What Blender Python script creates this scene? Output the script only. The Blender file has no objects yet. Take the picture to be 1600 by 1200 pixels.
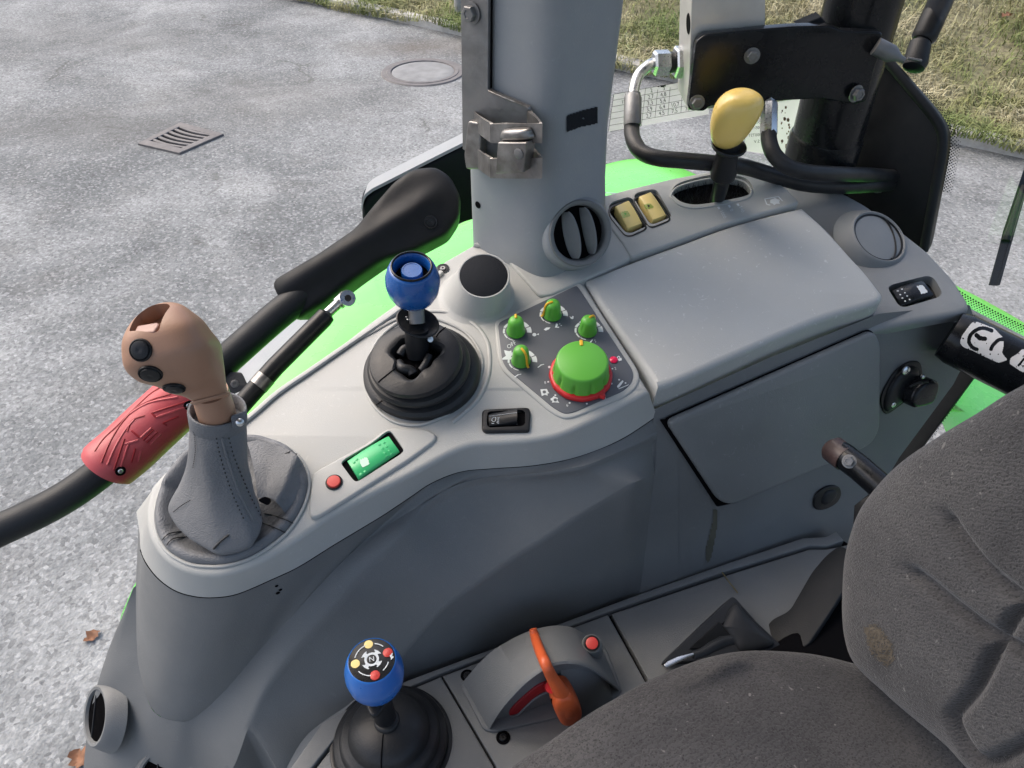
import bpy, bmesh, math, random
import numpy as np
from mathutils import Vector, Matrix, noise
from mathutils.bvhtree import BVHTree
from mathutils.geometry import tessellate_polygon
random.seed(7)
R = math.radians
scn = bpy.context.scene
COL = scn.collection

# ------------------------------------------------------------------ camera
CAM = Vector((0, 0, 2.5)); PITCH = 40.0; FPX = 1200.0
cd = bpy.data.cameras.new('camera'); cd.sensor_width = 36; cd.lens = 27.0
cd.clip_start = 0.01; cd.clip_end = 400
cam = bpy.data.objects.new('camera', cd); COL.objects.link(cam)
cam.location = CAM; cam.rotation_euler = (R(90 - PITCH), 0, 0)
scn.camera = cam

# ------------------------------------------------------------------ light
SUN_EL, SUN_AZ = 52.0, -60.0          # azimuth from +Y towards +X
w = bpy.data.worlds.new('World'); scn.world = w; w.use_nodes = True
nt = w.node_tree; bg = nt.nodes['Background']
sky = nt.nodes.new('ShaderNodeTexSky'); sky.sky_type = 'NISHITA'; sky.sun_disc = False
sky.sun_elevation = R(SUN_EL); sky.sun_rotation = R(SUN_AZ)
sky.dust_density = 5.2; sky.air_density = 1.0; sky.ozone_density = 0.6
nt.links.new(sky.outputs[0], bg.inputs[0]); bg.inputs[1].default_value = 0.15
sd = bpy.data.lights.new('sun', 'SUN'); sd.energy = 0.6; sd.angle = R(60); sd.color = (1, .97, .93)
sun = bpy.data.objects.new('sun', sd); COL.objects.link(sun)
dv = Vector((math.sin(R(SUN_AZ)) * math.cos(R(SUN_EL)), math.cos(R(SUN_AZ)) * math.cos(R(SUN_EL)), math.sin(R(SUN_EL))))
sun.rotation_euler = dv.to_track_quat('Z', 'Y').to_euler()
scn.view_settings.view_transform = 'Standard'; scn.view_settings.look = 'None'
scn.view_settings.exposure = 1.06; scn.view_settings.gamma = 1.0

# ------------------------------------------------------------------ picture point -> place
SP, CP = math.sin(R(PITCH)), math.cos(R(PITCH))
def ray(u, v):
    a = (v - 600) / FPX
    return Vector(((u - 800) / FPX, CP - a * SP, -(SP + a * CP)))
def T(u, v, t): return CAM + ray(u, v) * t
def px(P):
    d = P - CAM; t = d.y * CP - d.z * SP
    return 800 + d.x / t * FPX, 600 + (-d.z * CP - d.y * SP) / t * FPX
class Plane:
    def __init__(s, p, n): s.p = Vector(p); s.n = Vector(n).normalized()
    def __call__(s, u, v, h=0.0):
        r = ray(u, v); return CAM + r * ((s.p + s.n * h - CAM).dot(s.n) / r.dot(s.n))
    def many(s, pts, h=0.0): return [s(q[0], q[1], h) for q in pts]
def H(z): return Plane((0, 0, z), (0, 0, 1))
def from3(a, b, c):
    n = (b - a).cross(c - a)
    if n.dot(CAM - a) < 0: n = -n
    return Plane(a, n)
A = Plane((0, .74, 2.03), (0, -.25, 1))               # the console's top
W = from3(A(1033, 650, -.034), A(1372, 508, -.030), H(1.75)(1000, 926))   # its driver side
L = Vector((math.cos(R(21)), math.sin(R(21)), 0))     # the tractor's long axis
def zc(ox, oy, s): return lambda pts: [(ox + x / s, oy + y / s) for x, y in pts]

def spl(pts, k=8, closed=False):
    P = [Vector(p) for p in pts]; n = len(P); out = []
    for i in range(n if closed else n - 1):
        if closed: a, b, c, d = P[i - 1], P[i], P[(i + 1) % n], P[(i + 2) % n]
        else: a, b, c, d = P[max(i - 1, 0)], P[i], P[i + 1], P[min(i + 2, n - 1)]
        for j in range(k):
            t = j / k
            out.append(.5 * (2 * b + (c - a) * t + (2 * a - 5 * b + 4 * c - d) * t * t + (3 * b - a - 3 * c + d) * t ** 3))
    if not closed: out.append(P[-1])
    return out
def rnd(pts, r, k=5):
    P = [Vector(p) for p in pts]; n = len(P); out = []
    for i in range(n):
        b = P[i]; a = P[i - 1]; c = P[(i + 1) % n]
        ra = min(r, (a - b).length * .45); rc = min(r, (c - b).length * .45)
        p = b + (a - b).normalized() * ra; q = b + (c - b).normalized() * rc
        for j in range(k + 1):
            t = j / k; out.append(p * (1 - t) ** 2 + b * 2 * t * (1 - t) + q * t * t)
    return out
def resample(pts, n, closed=False):
    P = [Vector(p) for p in pts]
    if closed: P = P + [P[0]]
    d = [0]
    for i in range(1, len(P)): d.append(d[-1] + (P[i] - P[i - 1]).length)
    out = []; j = 0
    for i in range(n):
        s = d[-1] * i / (n if closed else n - 1)
        while j < len(P) - 2 and d[j + 1] < s: j += 1
        q = (s - d[j]) / max(d[j + 1] - d[j], 1e-9)
        out.append(P[j].lerp(P[j + 1], min(max(q, 0), 1)))
    return out
def frame(o, n, xh=(1, 0, 0)):
    n = Vector(n).normalized(); x = Vector(xh); x = (x - n * x.dot(n)).normalized(); y = n.cross(x)
    m = Matrix((x, y, n)).transposed().to_4x4(); m.translation = o; return m
def inside(p, poly):
    c = False; n = len(poly); x, y = p[0], p[1]; j = n - 1
    for i in range(n):
        xi, yi = poly[i][0], poly[i][1]; xj, yj = poly[j][0], poly[j][1]
        if (yi > y) != (yj > y) and x < (xj - xi) * (y - yi) / (yj - yi) + xi: c = not c
        j = i
    return c
def segdist(p, line):
    best = 1e9; x, y = p
    for i in range(len(line) - 1):
        ax, ay = line[i][:2]; bx, by = line[i + 1][:2]
        dx, dy = bx - ax, by - ay; t = max(0, min(1, ((x - ax) * dx + (y - ay) * dy) / (dx * dx + dy * dy + 1e-9)))
        best = min(best, math.hypot(x - ax - t * dx, y - ay - t * dy))
    return best

# ------------------------------------------------------------------ mesh builder
class MB:
    def __init__(s): s.v = []; s.f = []
    def add(s, v, f):
        o = len(s.v); s.v += [Vector(p) for p in v]; s.f += [tuple(i + o for i in q) for q in f]; return s
    def loft(s, rings, closed=True, cap0=False, cap1=False):
        o = len(s.v); n = len(rings[0])
        for r in rings: s.v += [Vector(p) for p in r]
        for i in range(len(rings) - 1):
            for j in range(n if closed else n - 1):
                k = (j + 1) % n
                s.f.append((o + i * n + j, o + i * n + k, o + (i + 1) * n + k, o + (i + 1) * n + j))
        if cap0: s.f.append(tuple(o + j for j in range(n - 1, -1, -1)))
        if cap1: s.f.append(tuple(o + (len(rings) - 1) * n + j for j in range(n)))
        return s
    def lathe(s, prof, M, seg=40, mod=None, cap=True):
        rings = []
        for r, z in prof:
            r = max(r, 1e-5)
            rings.append([M @ Vector((math.cos(2 * math.pi * j / seg) * r * (mod(2 * math.pi * j / seg, z) if mod else 1),
                                      math.sin(2 * math.pi * j / seg) * r * (mod(2 * math.pi * j / seg, z) if mod else 1), z)) for j in range(seg)])
        return s.loft(rings, True, cap and prof[0][0] > 1e-4, cap and prof[-1][0] > 1e-4)
    def tube(s, path, r, seg=14, cap=True, flat=1.0):
        P = [Vector(p) for p in path]; n = len(P); rs = r if isinstance(r, (list, tuple)) else [r] * n
        t0 = (P[1] - P[0]).normalized(); up = Vector((0, 0, 1)) if abs(t0.z) < .9 else Vector((1, 0, 0))
        x = t0.cross(up).normalized(); rings = []
        for i in range(n):
            t = (P[min(i + 1, n - 1)] - P[max(i - 1, 0)]).normalized()
            x = (x - t * x.dot(t)).normalized(); y = t.cross(x)
            rings.append([P[i] + (x * math.cos(a) + y * math.sin(a) * flat) * rs[i] for a in [2 * math.pi * j / seg for j in range(seg)]])
        return s.loft(rings, True, cap, cap)
    def slab(s, poly, n, top, bot, r=.001, holes=(), hole_bot=None, B=None):
        n = Vector(n).normalized(); P = [Vector(p) for p in poly]; m = len(P)
        ar = Vector()
        for i in range(m): ar += P[i].cross(P[(i + 1) % m])
        if ar.dot(n) < 0:
            P.reverse()
            if B: B = list(reversed(B))
        inw = []
        for i in range(m):
            a = P[i] - P[i - 1]; b = P[(i + 1) % m] - P[i]
            a = a.normalized() if a.length > 1e-7 else b.normalized(); b = b.normalized() if b.length > 1e-7 else a
            t = (a + b).normalized() if (a + b).length > 1e-4 else a
            c = max(.5, (a.dot(t))); inw.append(n.cross(t) / c)
        rings = []
        for q, dh in ((1, 0), (.62, -.08), (.28, -.32), (.06, -.66), (0, -1)):
            rings.append([P[i] + n * (top + dh * r) + inw[i] * q * r for i in range(m)])
        rings.append(B if B else [P[i] + n * bot for i in range(m)])
        o = len(s.v); s.loft(rings, True)
        hl = [[Vector(p) for p in h] for h in holes]
        hl = [[p + n * (top - 0) for p in h] for h in hl]
        idx = list(range(o, o + m)); 
        for h in hl:
            k = len(s.v); s.v += h; idx += list(range(k, k + len(h)))
            hb = hole_bot if hole_bot is not None else bot
            low = [p + n * (hb - top) for p in h]; k2 = len(s.v); s.v += low; q = len(h)
            for j in range(q): s.f.append((k + j, k + (j + 1) % q, k2 + (j + 1) % q, k2 + j))
        for t in tessellate_polygon([rings[0]] + hl): s.f.append(tuple(idx[i] for i in t))
        return s
    def box(s, M, x, y, z, r=None):
        x, y, z = x / 2, y / 2, z / 2
        poly = [(-x, -y, 0), (x, -y, 0), (x, y, 0), (-x, y, 0)]
        rr = r if r else min(x, y, z) * .12
        poly = rnd(poly, rr, 3)
        q = MB().slab(poly, (0, 0, 1), z, -z, rr); q.f.append(tuple(range(len(q.v) - len(poly), len(q.v))))
        return s.add([M @ p for p in q.v], q.f)
    def pillow(s, outline, n, thick, rings=24, p=2.4, disp=None, center=None, back=None):
        n = Vector(n).normalized(); O = [Vector(q) for q in outline]; m = len(O)
        c = Vector(center) if center else sum(O, Vector()) / m
        rr = []
        if back: rr.append([q - n * back + (c - q) * .04 for q in O])
        for k in range(rings):
            s_ = math.cos(.5 * math.pi * k / rings) if p < 50 else 1 - k / rings
            h = thick * max(0, 1 - s_ ** p) ** (1 / p)
            ring = []
            for q in O:
                w_ = c + (q - c) * s_; d = disp(w_) if disp else 0
                ring.append(w_ + n * (h + d * min(1, k / 3)))
            rr.append(ring)
        o = len(s.v); s.loft(rr, True)
        k = len(s.v); s.v.append(c + n * (thick + (disp(c) if disp else 0)))
        b = o + (len(rr) - 1) * m
        for j in range(m): s.f.append((b + j, b + (j + 1) % m, k))
        return s
    def flat(s, pts, n=None):
        o = len(s.v); s.v += [Vector(p) for p in pts]; m = len(pts)
        if m <= 4: s.f.append(tuple(range(o, o + m)))
        else:
            for t in tessellate_polygon([[Vector(p) for p in pts]]): s.f.append(tuple(o + i for i in t))
        return s

MW = {}
def make(name, mb, mat, M, angle=40, sub=0, fixn=True):
    me = bpy.data.meshes.new(name); Mi = M.inverted()
    me.from_pydata([Mi @ p for p in mb.v], [], mb.f)
    bm = bmesh.new(); bm.from_mesh(me)
    bmesh.ops.remove_doubles(bm, verts=bm.verts, dist=1e-6)
    if fixn: bmesh.ops.recalc_face_normals(bm, faces=bm.faces)
    bm.to_mesh(me); bm.free(); me.update()
    for p in me.polygons: p.use_smooth = True
    try: me.set_sharp_from_angle(angle=R(angle))
    except Exception: pass
    me.materials.append(mat)
    o = bpy.data.objects.new(name, me); COL.objects.link(o)
    if sub:
        md = o.modifiers.new('subdivision', 'SUBSURF'); md.levels = sub; md.render_levels = sub
    return o
def setp(o, label=None, cat=None, group=None, kind=None):
    if label: o['label'] = label
    if cat: o['category'] = cat
    if group: o['group'] = group
    if kind: o['kind'] = kind
    return o
def thing(name, label, cat, M, group=None):
    if not isinstance(M, Matrix): M = Matrix.Translation(M)
    o = bpy.data.objects.new(name, None); COL.objects.link(o); o.empty_display_size = .02
    o.matrix_world = M; MW[o] = M
    return setp(o, label, cat, group)
def part(name, mb, mat, parent, label=None, kind=None, **k):
    o = make(name, mb, mat, MW[parent], **k); o.parent = parent; MW[o] = MW[parent]
    return setp(o, label, kind=kind)
def solo(name, mb, mat, label=None, cat=None, group=None, kind=None, **k):
    c = sum(mb.v, Vector()) / len(mb.v); M = Matrix.Translation(c)
    o = make(name, mb, mat, M, **k); o.location = c; MW[o] = M
    return setp(o, label, cat, group, kind)
def bvh(*mbs):
    v = []; f = []
    for m in mbs:
        o = len(v); v += m.v; f += [tuple(i + o for i in q) for q in m.f]
    return BVHTree.FromPolygons(v, f)
def hit(b, u, v, h=0.0):
    r = ray(u, v).normalized(); p, n, i, d = b.ray_cast(CAM, r)
    if p is None: return None, None
    if n.dot(r) > 0: n = -n
    return p + n * h, n
def patch(b, poly, step, h, mask=None):
    xs = [p[0] for p in poly]; ys = [p[1] for p in poly]; mb = MB(); g = {}
    nx = int((max(xs) - min(xs)) / step) + 1; ny = int((max(ys) - min(ys)) / step) + 1
    for i in range(nx + 1):
        for j in range(ny + 1):
            q = (min(xs) + i * step, min(ys) + j * step)
            if inside(q, poly) and (mask is None or mask(*q)):
                p, n = hit(b, q[0], q[1], h)
                if p is not None: g[i, j] = len(mb.v); mb.v.append(p)
    for (i, j) in g:
        c = [(i, j), (i + 1, j), (i + 1, j + 1), (i, j + 1)]
        if all(k in g for k in c): mb.f.append(tuple(g[k] for k in c))
        else:
            c2 = [k for k in c if k in g]
            if len(c2) == 3: mb.f.append(tuple(g[k] for k in c2))
    return mb
_tc = {}
def text_raw(s):
    if s not in _tc:
        c = bpy.data.curves.new('lettering', 'FONT'); c.body = s; c.size = 1; c.align_x = 'CENTER'; c.align_y = 'CENTER'; c.resolution_u = 3
        o = bpy.data.objects.new('lettering', c); COL.objects.link(o)
        dg = bpy.context.evaluated_depsgraph_get(); me = o.evaluated_get(dg).to_mesh()
        _tc[s] = ([(q.co.x, q.co.y) for q in me.vertices], [tuple(p.vertices) for p in me.polygons])
        o.evaluated_get(dg).to_mesh_clear(); bpy.data.objects.remove(o); bpy.data.curves.remove(c)
    return _tc[s]
def text(mb, s, cx, cy, size, fn, ang=0, mirror=False, squash=1.0, shear=0):
    v, f = text_raw(s); ca, sa = math.cos(R(ang)), math.sin(R(ang)); o = []
    for x, y in v:
        if mirror: x = -x
        x = x * size * squash + shear * y * size; y = -y * size
        o.append(fn(cx + x * ca - y * sa, cy + x * sa + y * ca))
    return mb.add(o, f)

# ------------------------------------------------------------------ materials
def nodes(name):
    m = bpy.data.materials.new(name); m.use_nodes = True; t = m.node_tree
    return m, t, t.nodes['Principled BSDF']
def nz(t, scale, detail=3, rough=.55, dist=0):
    n = t.nodes.new('ShaderNodeTexNoise'); n.inputs['Scale'].default_value = scale; n.inputs['Detail'].default_value = detail
    n.inputs['Roughness'].default_value = rough; n.inputs['Distortion'].default_value = dist
    c = t.nodes.get('tc') or t.nodes.new('ShaderNodeTexCoord'); c.name = 'tc'
    t.links.new(c.outputs['Object'], n.inputs['Vector']); return n
def ramp(t, src, stops):
    r = t.nodes.new('ShaderNodeValToRGB'); e = r.color_ramp.elements
    while len(e) < len(stops): e.new(.5)
    for i, (p, c) in enumerate(stops): e[i].position = p; e[i].color = (*c, 1) if len(c) == 3 else c
    t.links.new(src, r.inputs[0]); return r.outputs[0]
def mixc(t, fac, a, b, mode='MIX'):
    m = t.nodes.new('ShaderNodeMix'); m.data_type = 'RGBA'; m.blend_type = mode
    for s, val in ((m.inputs[0], fac), (m.inputs[6], a), (m.inputs[7], b)):
        if isinstance(val, bpy.types.NodeSocket): t.links.new(val, s)
        elif isinstance(val, (int, float)): s.default_value = val
        else: s.default_value = (*val, 1)
    return m.outputs[2]
def bump(t, b, src, dist, strength=1.0):
    n = t.nodes.new('ShaderNodeBump'); n.inputs['Distance'].default_value = dist; n.inputs['Strength'].default_value = strength
    t.links.new(src, n.inputs['Height'])
    if b.inputs['Normal'].links: t.links.new(b.inputs['Normal'].links[0].from_socket, n.inputs['Normal'])
    t.links.new(n.outputs[0], b.inputs['Normal'])
def mat(name, col, rough=.5, metal=0, grain=0, gscale=900, var=.08, vscale=9, spec=.5, dust=0, dustcol=(.5, .48, .44), coat=0, scratch=0):
    m, t, b = nodes(name); c = Vector(col)
    n = nz(t, vscale, 5); a = tuple(c * (1 - var)); d = tuple(c * (1 + var))
    o = ramp(t, n.outputs[0], [(.3, a), (.7, d)])
    if dust:
        n2 = nz(t, 26, 8, .7); f = ramp(t, n2.outputs[0], [(.42, (0, 0, 0)), (.8, (dust,) * 3)])
        o = mixc(t, f, o, dustcol)
    if scratch:
        n3 = nz(t, 60, 4, .6, 3.5); f = ramp(t, n3.outputs[0], [(.64, (0, 0, 0)), (.70, (scratch,) * 3)])
        o = mixc(t, f, o, tuple(min(1, x * 2 + .06) for x in c))
    t.links.new(o, b.inputs['Base Color'])
    n4 = nz(t, vscale * 4, 5); rr = ramp(t, n4.outputs[0], [(.25, (max(0, rough - .09),) * 3), (.75, (min(1, rough + .09),) * 3)])
    t.links.new(rr, b.inputs['Roughness'])
    b.inputs['Metallic'].default_value = metal; b.inputs['Specular IOR Level'].default_value = spec
    b.inputs['Coat Weight'].default_value = coat; b.inputs['Coat Roughness'].default_value = .12
    if grain: bump(t, b, nz(t, gscale, 2).outputs[0], grain)
    return m
M = {}
M['light'] = mat('light_grey_plastic', (.385, .395, .385), .52, grain=.00022, gscale=1000, dust=.16, dustcol=(.46, .42, .36), scratch=.10, var=.05)
M['lid'] = mat('lid_grey_plastic', (.42, .432, .428), .5, grain=.00022, gscale=1000, dust=.13, dustcol=(.46, .43, .37), scratch=.30, var=.05)
M['dark'] = mat('dark_grey_plastic', (.150, .158, .162), .55, grain=.0003, gscale=900, dust=.10, dustcol=(.24, .23, .21), scratch=.08, var=.08)
M['door'] = mat('storage_door_plastic', (.185, .195, .198), .52, grain=.0003, gscale=900, dust=.12, dustcol=(.27, .26, .24), scratch=.20, var=.07)
M['mid'] = mat('mid_grey_plastic', (.215, .228, .236), .5, grain=.00022, gscale=1000, dust=.08, var=.06, scratch=.06)
M['pillar'] = mat('pillar_grey_plastic', (.25, .27, .29), .5, grain=.0002, gscale=900, dust=.10, var=.06, scratch=.08)
M['panel'] = mat('control_panel_film', (.085, .094, .112), .42, grain=.00006, gscale=1500, var=.04)
M['black'] = mat('black_plastic', (.010, .011, .013), .38, spec=.3, grain=.0001, var=.2, dust=.05, dustcol=(.2, .19, .18))
M['blackm'] = mat('black_matt_plastic', (.012, .014, .017), .5, spec=.28, grain=.00025, gscale=700, var=.2, dust=.04, dustcol=(.16, .165, .17))
M['rubber'] = mat('black_rubber', (.015, .016, .018), .45, spec=.35, grain=.0002, gscale=500, var=.2, dust=.14, dustcol=(.13, .125, .12))
M['gloss'] = mat('black_gloss_paint', (.006, .007, .009), .25, spec=.3, var=.2, dust=.05, dustcol=(.15, .15, .15), grain=.0003, gscale=60)
M['cap'] = mat('black_foam_cap', (.014, .016, .02), .8, spec=.15, grain=.0004, gscale=600)
M['charcoal'] = mat('charcoal_plastic', (.024, .027, .032), .5, spec=.25, grain=.0002, gscale=600, var=.15, dust=.06, dustcol=(.14, .14, .14))
M['faint'] = mat('faded_black_print', (.05, .052, .056), .6)
M['void'] = mat('shade_and_mark_black', (.004, .004, .005), .8, spec=.04)  # near-black put in for shade in gaps, holes and hollows, also dark marks
M['blue'] = mat('blue_knob_plastic', (.008, .135, .50), .28, var=.06, dust=.05, coat=.3, grain=.00012, gscale=260)
M['navy'] = mat('navy_blue_knob_plastic', (.007, .092, .34), .28, var=.06, dust=.05, coat=.3, grain=.00012, gscale=260)
M['cover'] = mat('black_moulded_cover', (.009, .010, .012), .5, spec=.18, grain=.0002, gscale=700, dust=.04, dustcol=(.12, .125, .13))
M['green'] = mat('green_knob_plastic', (.105, .40, .045), .42, var=.05, grain=.00006)
M['lime'] = mat('lime_green_paint', (.13, .74, .075), .28, var=.07, vscale=4, coat=.7, dust=.08, dustcol=(.5, .6, .3))
M['mint'] = mat('translucent_green_plastic', (.05, .47, .17), .35, var=.05)
M['red'] = mat('red_plastic', (.55, .018, .02), .4, var=.08)
M['redbtn'] = mat('red_button_plastic', (.58, .05, .04), .45, var=.06)
M['redgrip'] = mat('faded_red_rubber', (.47, .062, .072), .5, grain=.00015, var=.12, dust=.14, dustcol=(.5, .3, .3))
M['dkred'] = mat('dark_red_plastic', (.30, .006, .012), .5, var=.1)
M['orange'] = mat('orange_plastic', (.62, .105, .025), .42, var=.1, dust=.06, grain=.0001, gscale=300)
M['yellow'] = mat('yellow_knob_plastic', (.92, .66, .18), .32, var=.05, dust=.05, coat=.2, grain=.00012, gscale=220)
M['yel2'] = mat('yellow_pointer_plastic', (.75, .42, .02), .45, var=.06)
M['cream'] = mat('pale_yellow_plastic', (.92, .72, .27), .42, var=.06)
M['lens'] = mat('green_symbol_lens', (.38, .46, .10), .3, var=.06)
M['tan'] = mat('tan_brown_rubber', (.34, .19, .122), .46, grain=.00016, gscale=700, var=.07, dust=.06, dustcol=(.3, .2, .14))
M['pinktan'] = mat('worn_pink_plastic', (.36, .21, .165), .45, var=.07)
M['steel'] = mat('bare_steel', (.27, .265, .26), .38, metal=.85, grain=.0006, gscale=110, var=.4, vscale=45, dust=.8, dustcol=(.12, .09, .07))
M['oldsteel'] = mat('weathered_zinc_steel', (.20, .205, .21), .48, metal=.55, grain=.0003, gscale=200, var=.25, vscale=30, dust=.35, dustcol=(.15, .11, .085))
M['zinc'] = mat('zinc_plated_steel', (.55, .56, .56), .3, metal=1, var=.15, vscale=60)
M['alu'] = mat('brushed_aluminium', (.58, .57, .55), .38, metal=.55, var=.12, vscale=25, grain=.0002, gscale=300, dust=.2, dustcol=(.4, .38, .34))
M['white'] = mat('white_print', (.62, .66, .68), .5, var=.03)
M['sticker'] = mat('white_sticker_film', (.66, .66, .66), .45, var=.06, dust=.2, dustcol=(.35, .3, .25))
M['ink'] = mat('black_print', (.012, .012, .013), .5)
M['led'] = mat('red_indicator_lens', (.75, .01, .08), .3)
M['leaf'] = mat('dry_brown_leaf', (.17, .075, .035), .7, var=.3, vscale=40)
M['twig'] = mat('dry_grass_stalk', (.16, .13, .06), .7)
M['iron'] = mat('cast_iron', (.125, .118, .116), .7, metal=.1, var=.15, grain=.002, gscale=90, dust=.3, dustcol=(.3, .28, .26))
M['concrete'] = mat('concrete', (.21, .215, .215), .85, var=.2, vscale=8, grain=.004, gscale=70, dust=.3, dustcol=(.2, .2, .18))
M['kerb'] = mat('kerb_stone', (.46, .45, .43), .85, var=.2, vscale=5, grain=.006, gscale=40, dust=.4, dustcol=(.14, .12, .07))

def leather():
    m, t, b = nodes('grey_leatherette'); n = nz(t, 14, 4)
    t.links.new(ramp(t, n.outputs[0], [(.3, (.135, .142, .152)), (.7, (.17, .178, .19))]), b.inputs['Base Color'])
    b.inputs['Roughness'].default_value = .58; b.inputs['Specular IOR Level'].default_value = .3
    v = t.nodes.new('ShaderNodeTexVoronoi'); v.inputs['Scale'].default_value = 920
    mp = t.nodes.new('ShaderNodeMapping'); mp.inputs['Scale'].default_value = (.6, .6, 1.5)
    t.links.new(t.nodes['tc'].outputs['Object'], mp.inputs[0]); t.links.new(mp.outputs[0], v.inputs['Vector'])
    bump(t, b, v.outputs['Distance'], .0005, .8); bump(t, b, nz(t, 60, 4, .6, 1).outputs[0], .0016, .6)
    return m
M['leather'] = leather()
def fabric():
    m, t, b = nodes('worn_grey_seat_fabric'); n = nz(t, 7, 6, .65)
    o = ramp(t, n.outputs[0], [(.28, (.040, .040, .043)), (.5, (.072, .071, .074)), (.72, (.108, .106, .107))])
    wv = t.nodes.new('ShaderNodeTexWave'); wv.wave_type = 'BANDS'; wv.bands_direction = 'Z'
    wv.inputs['Scale'].default_value = 105; wv.inputs['Distortion'].default_value = 9; wv.inputs['Detail'].default_value = 3; wv.inputs['Detail Scale'].default_value = 2.2
    mp = t.nodes.new('ShaderNodeMapping'); mp.inputs['Rotation'].default_value = (R(35), R(20), 0)
    t.links.new(t.nodes['tc'].outputs['Object'], mp.inputs[0]); t.links.new(mp.outputs[0], wv.inputs['Vector'])
    o = mixc(t, ramp(t, wv.outputs[0], [(.1, (.34,) * 3), (.5, (0, 0, 0))]), o, (.022, .022, .024))
    v = t.nodes.new('ShaderNodeTexVoronoi'); v.inputs['Scale'].default_value = 330
    t.links.new(t.nodes['tc'].outputs['Object'], v.inputs['Vector'])
    o = mixc(t, ramp(t, v.outputs['Distance'], [(.14, (.75,) * 3), (.34, (0, 0, 0))]), o, (.02, .02, .022))
    l = nz(t, 150, 2, .5); o = mixc(t, ramp(t, l.outputs[0], [(.70, (0, 0, 0)), (.76, (.5,) * 3)]), o, (.28, .275, .265))
    st = nz(t, 5.5, 5, .6); o = mixc(t, ramp(t, st.outputs[0], [(.64, (0, 0, 0)), (.8, (.3,) * 3)]), o, (.075, .064, .052))
    t.links.new(o, b.inputs['Base Color']); b.inputs['Roughness'].default_value = .92; b.inputs['Specular IOR Level'].default_value = .15
    b.inputs['Sheen Weight'].default_value = .25; b.inputs['Sheen Roughness'].default_value = .5
    bump(t, b, wv.outputs[0], .0006, .55); bump(t, b, nz(t, 600, 3).outputs[0], .0008, .7); bump(t, b, nz(t, 22, 4).outputs[0], .003, .5)
    return m
M['fabric'] = fabric()
_dp = CAM + ray(262, 205) * (2.5 / -ray(262, 205).z); _mp = CAM + ray(672, 74) * (2.5 / -ray(672, 74).z); _tp = CAM + ray(150, 60) * (2.5 / -ray(150, 60).z); _np = CAM + ray(420, 150) * (2.5 / -ray(420, 150).z)
STAINS = [((_dp.x - .45, _dp.y + .15), .15, 1.0, .55, (.10, .098, .092)), ((_mp.x, _mp.y), .1, .7, .6, (.12, .10, .08)), ((_tp.x, _tp.y), .3, 1.5, .35, (.12, .12, .115)), ((_np.x, _np.y), .2, 1.1, .4, (.115, .11, .10))]
def stain_fac(t, src, a, b, k):
    m = t.nodes.new('ShaderNodeMapRange'); m.inputs[1].default_value = a; m.inputs[2].default_value = b; m.inputs[3].default_value = k; m.inputs[4].default_value = 0
    t.links.new(src, m.inputs[0]); return m.outputs[0]
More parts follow.
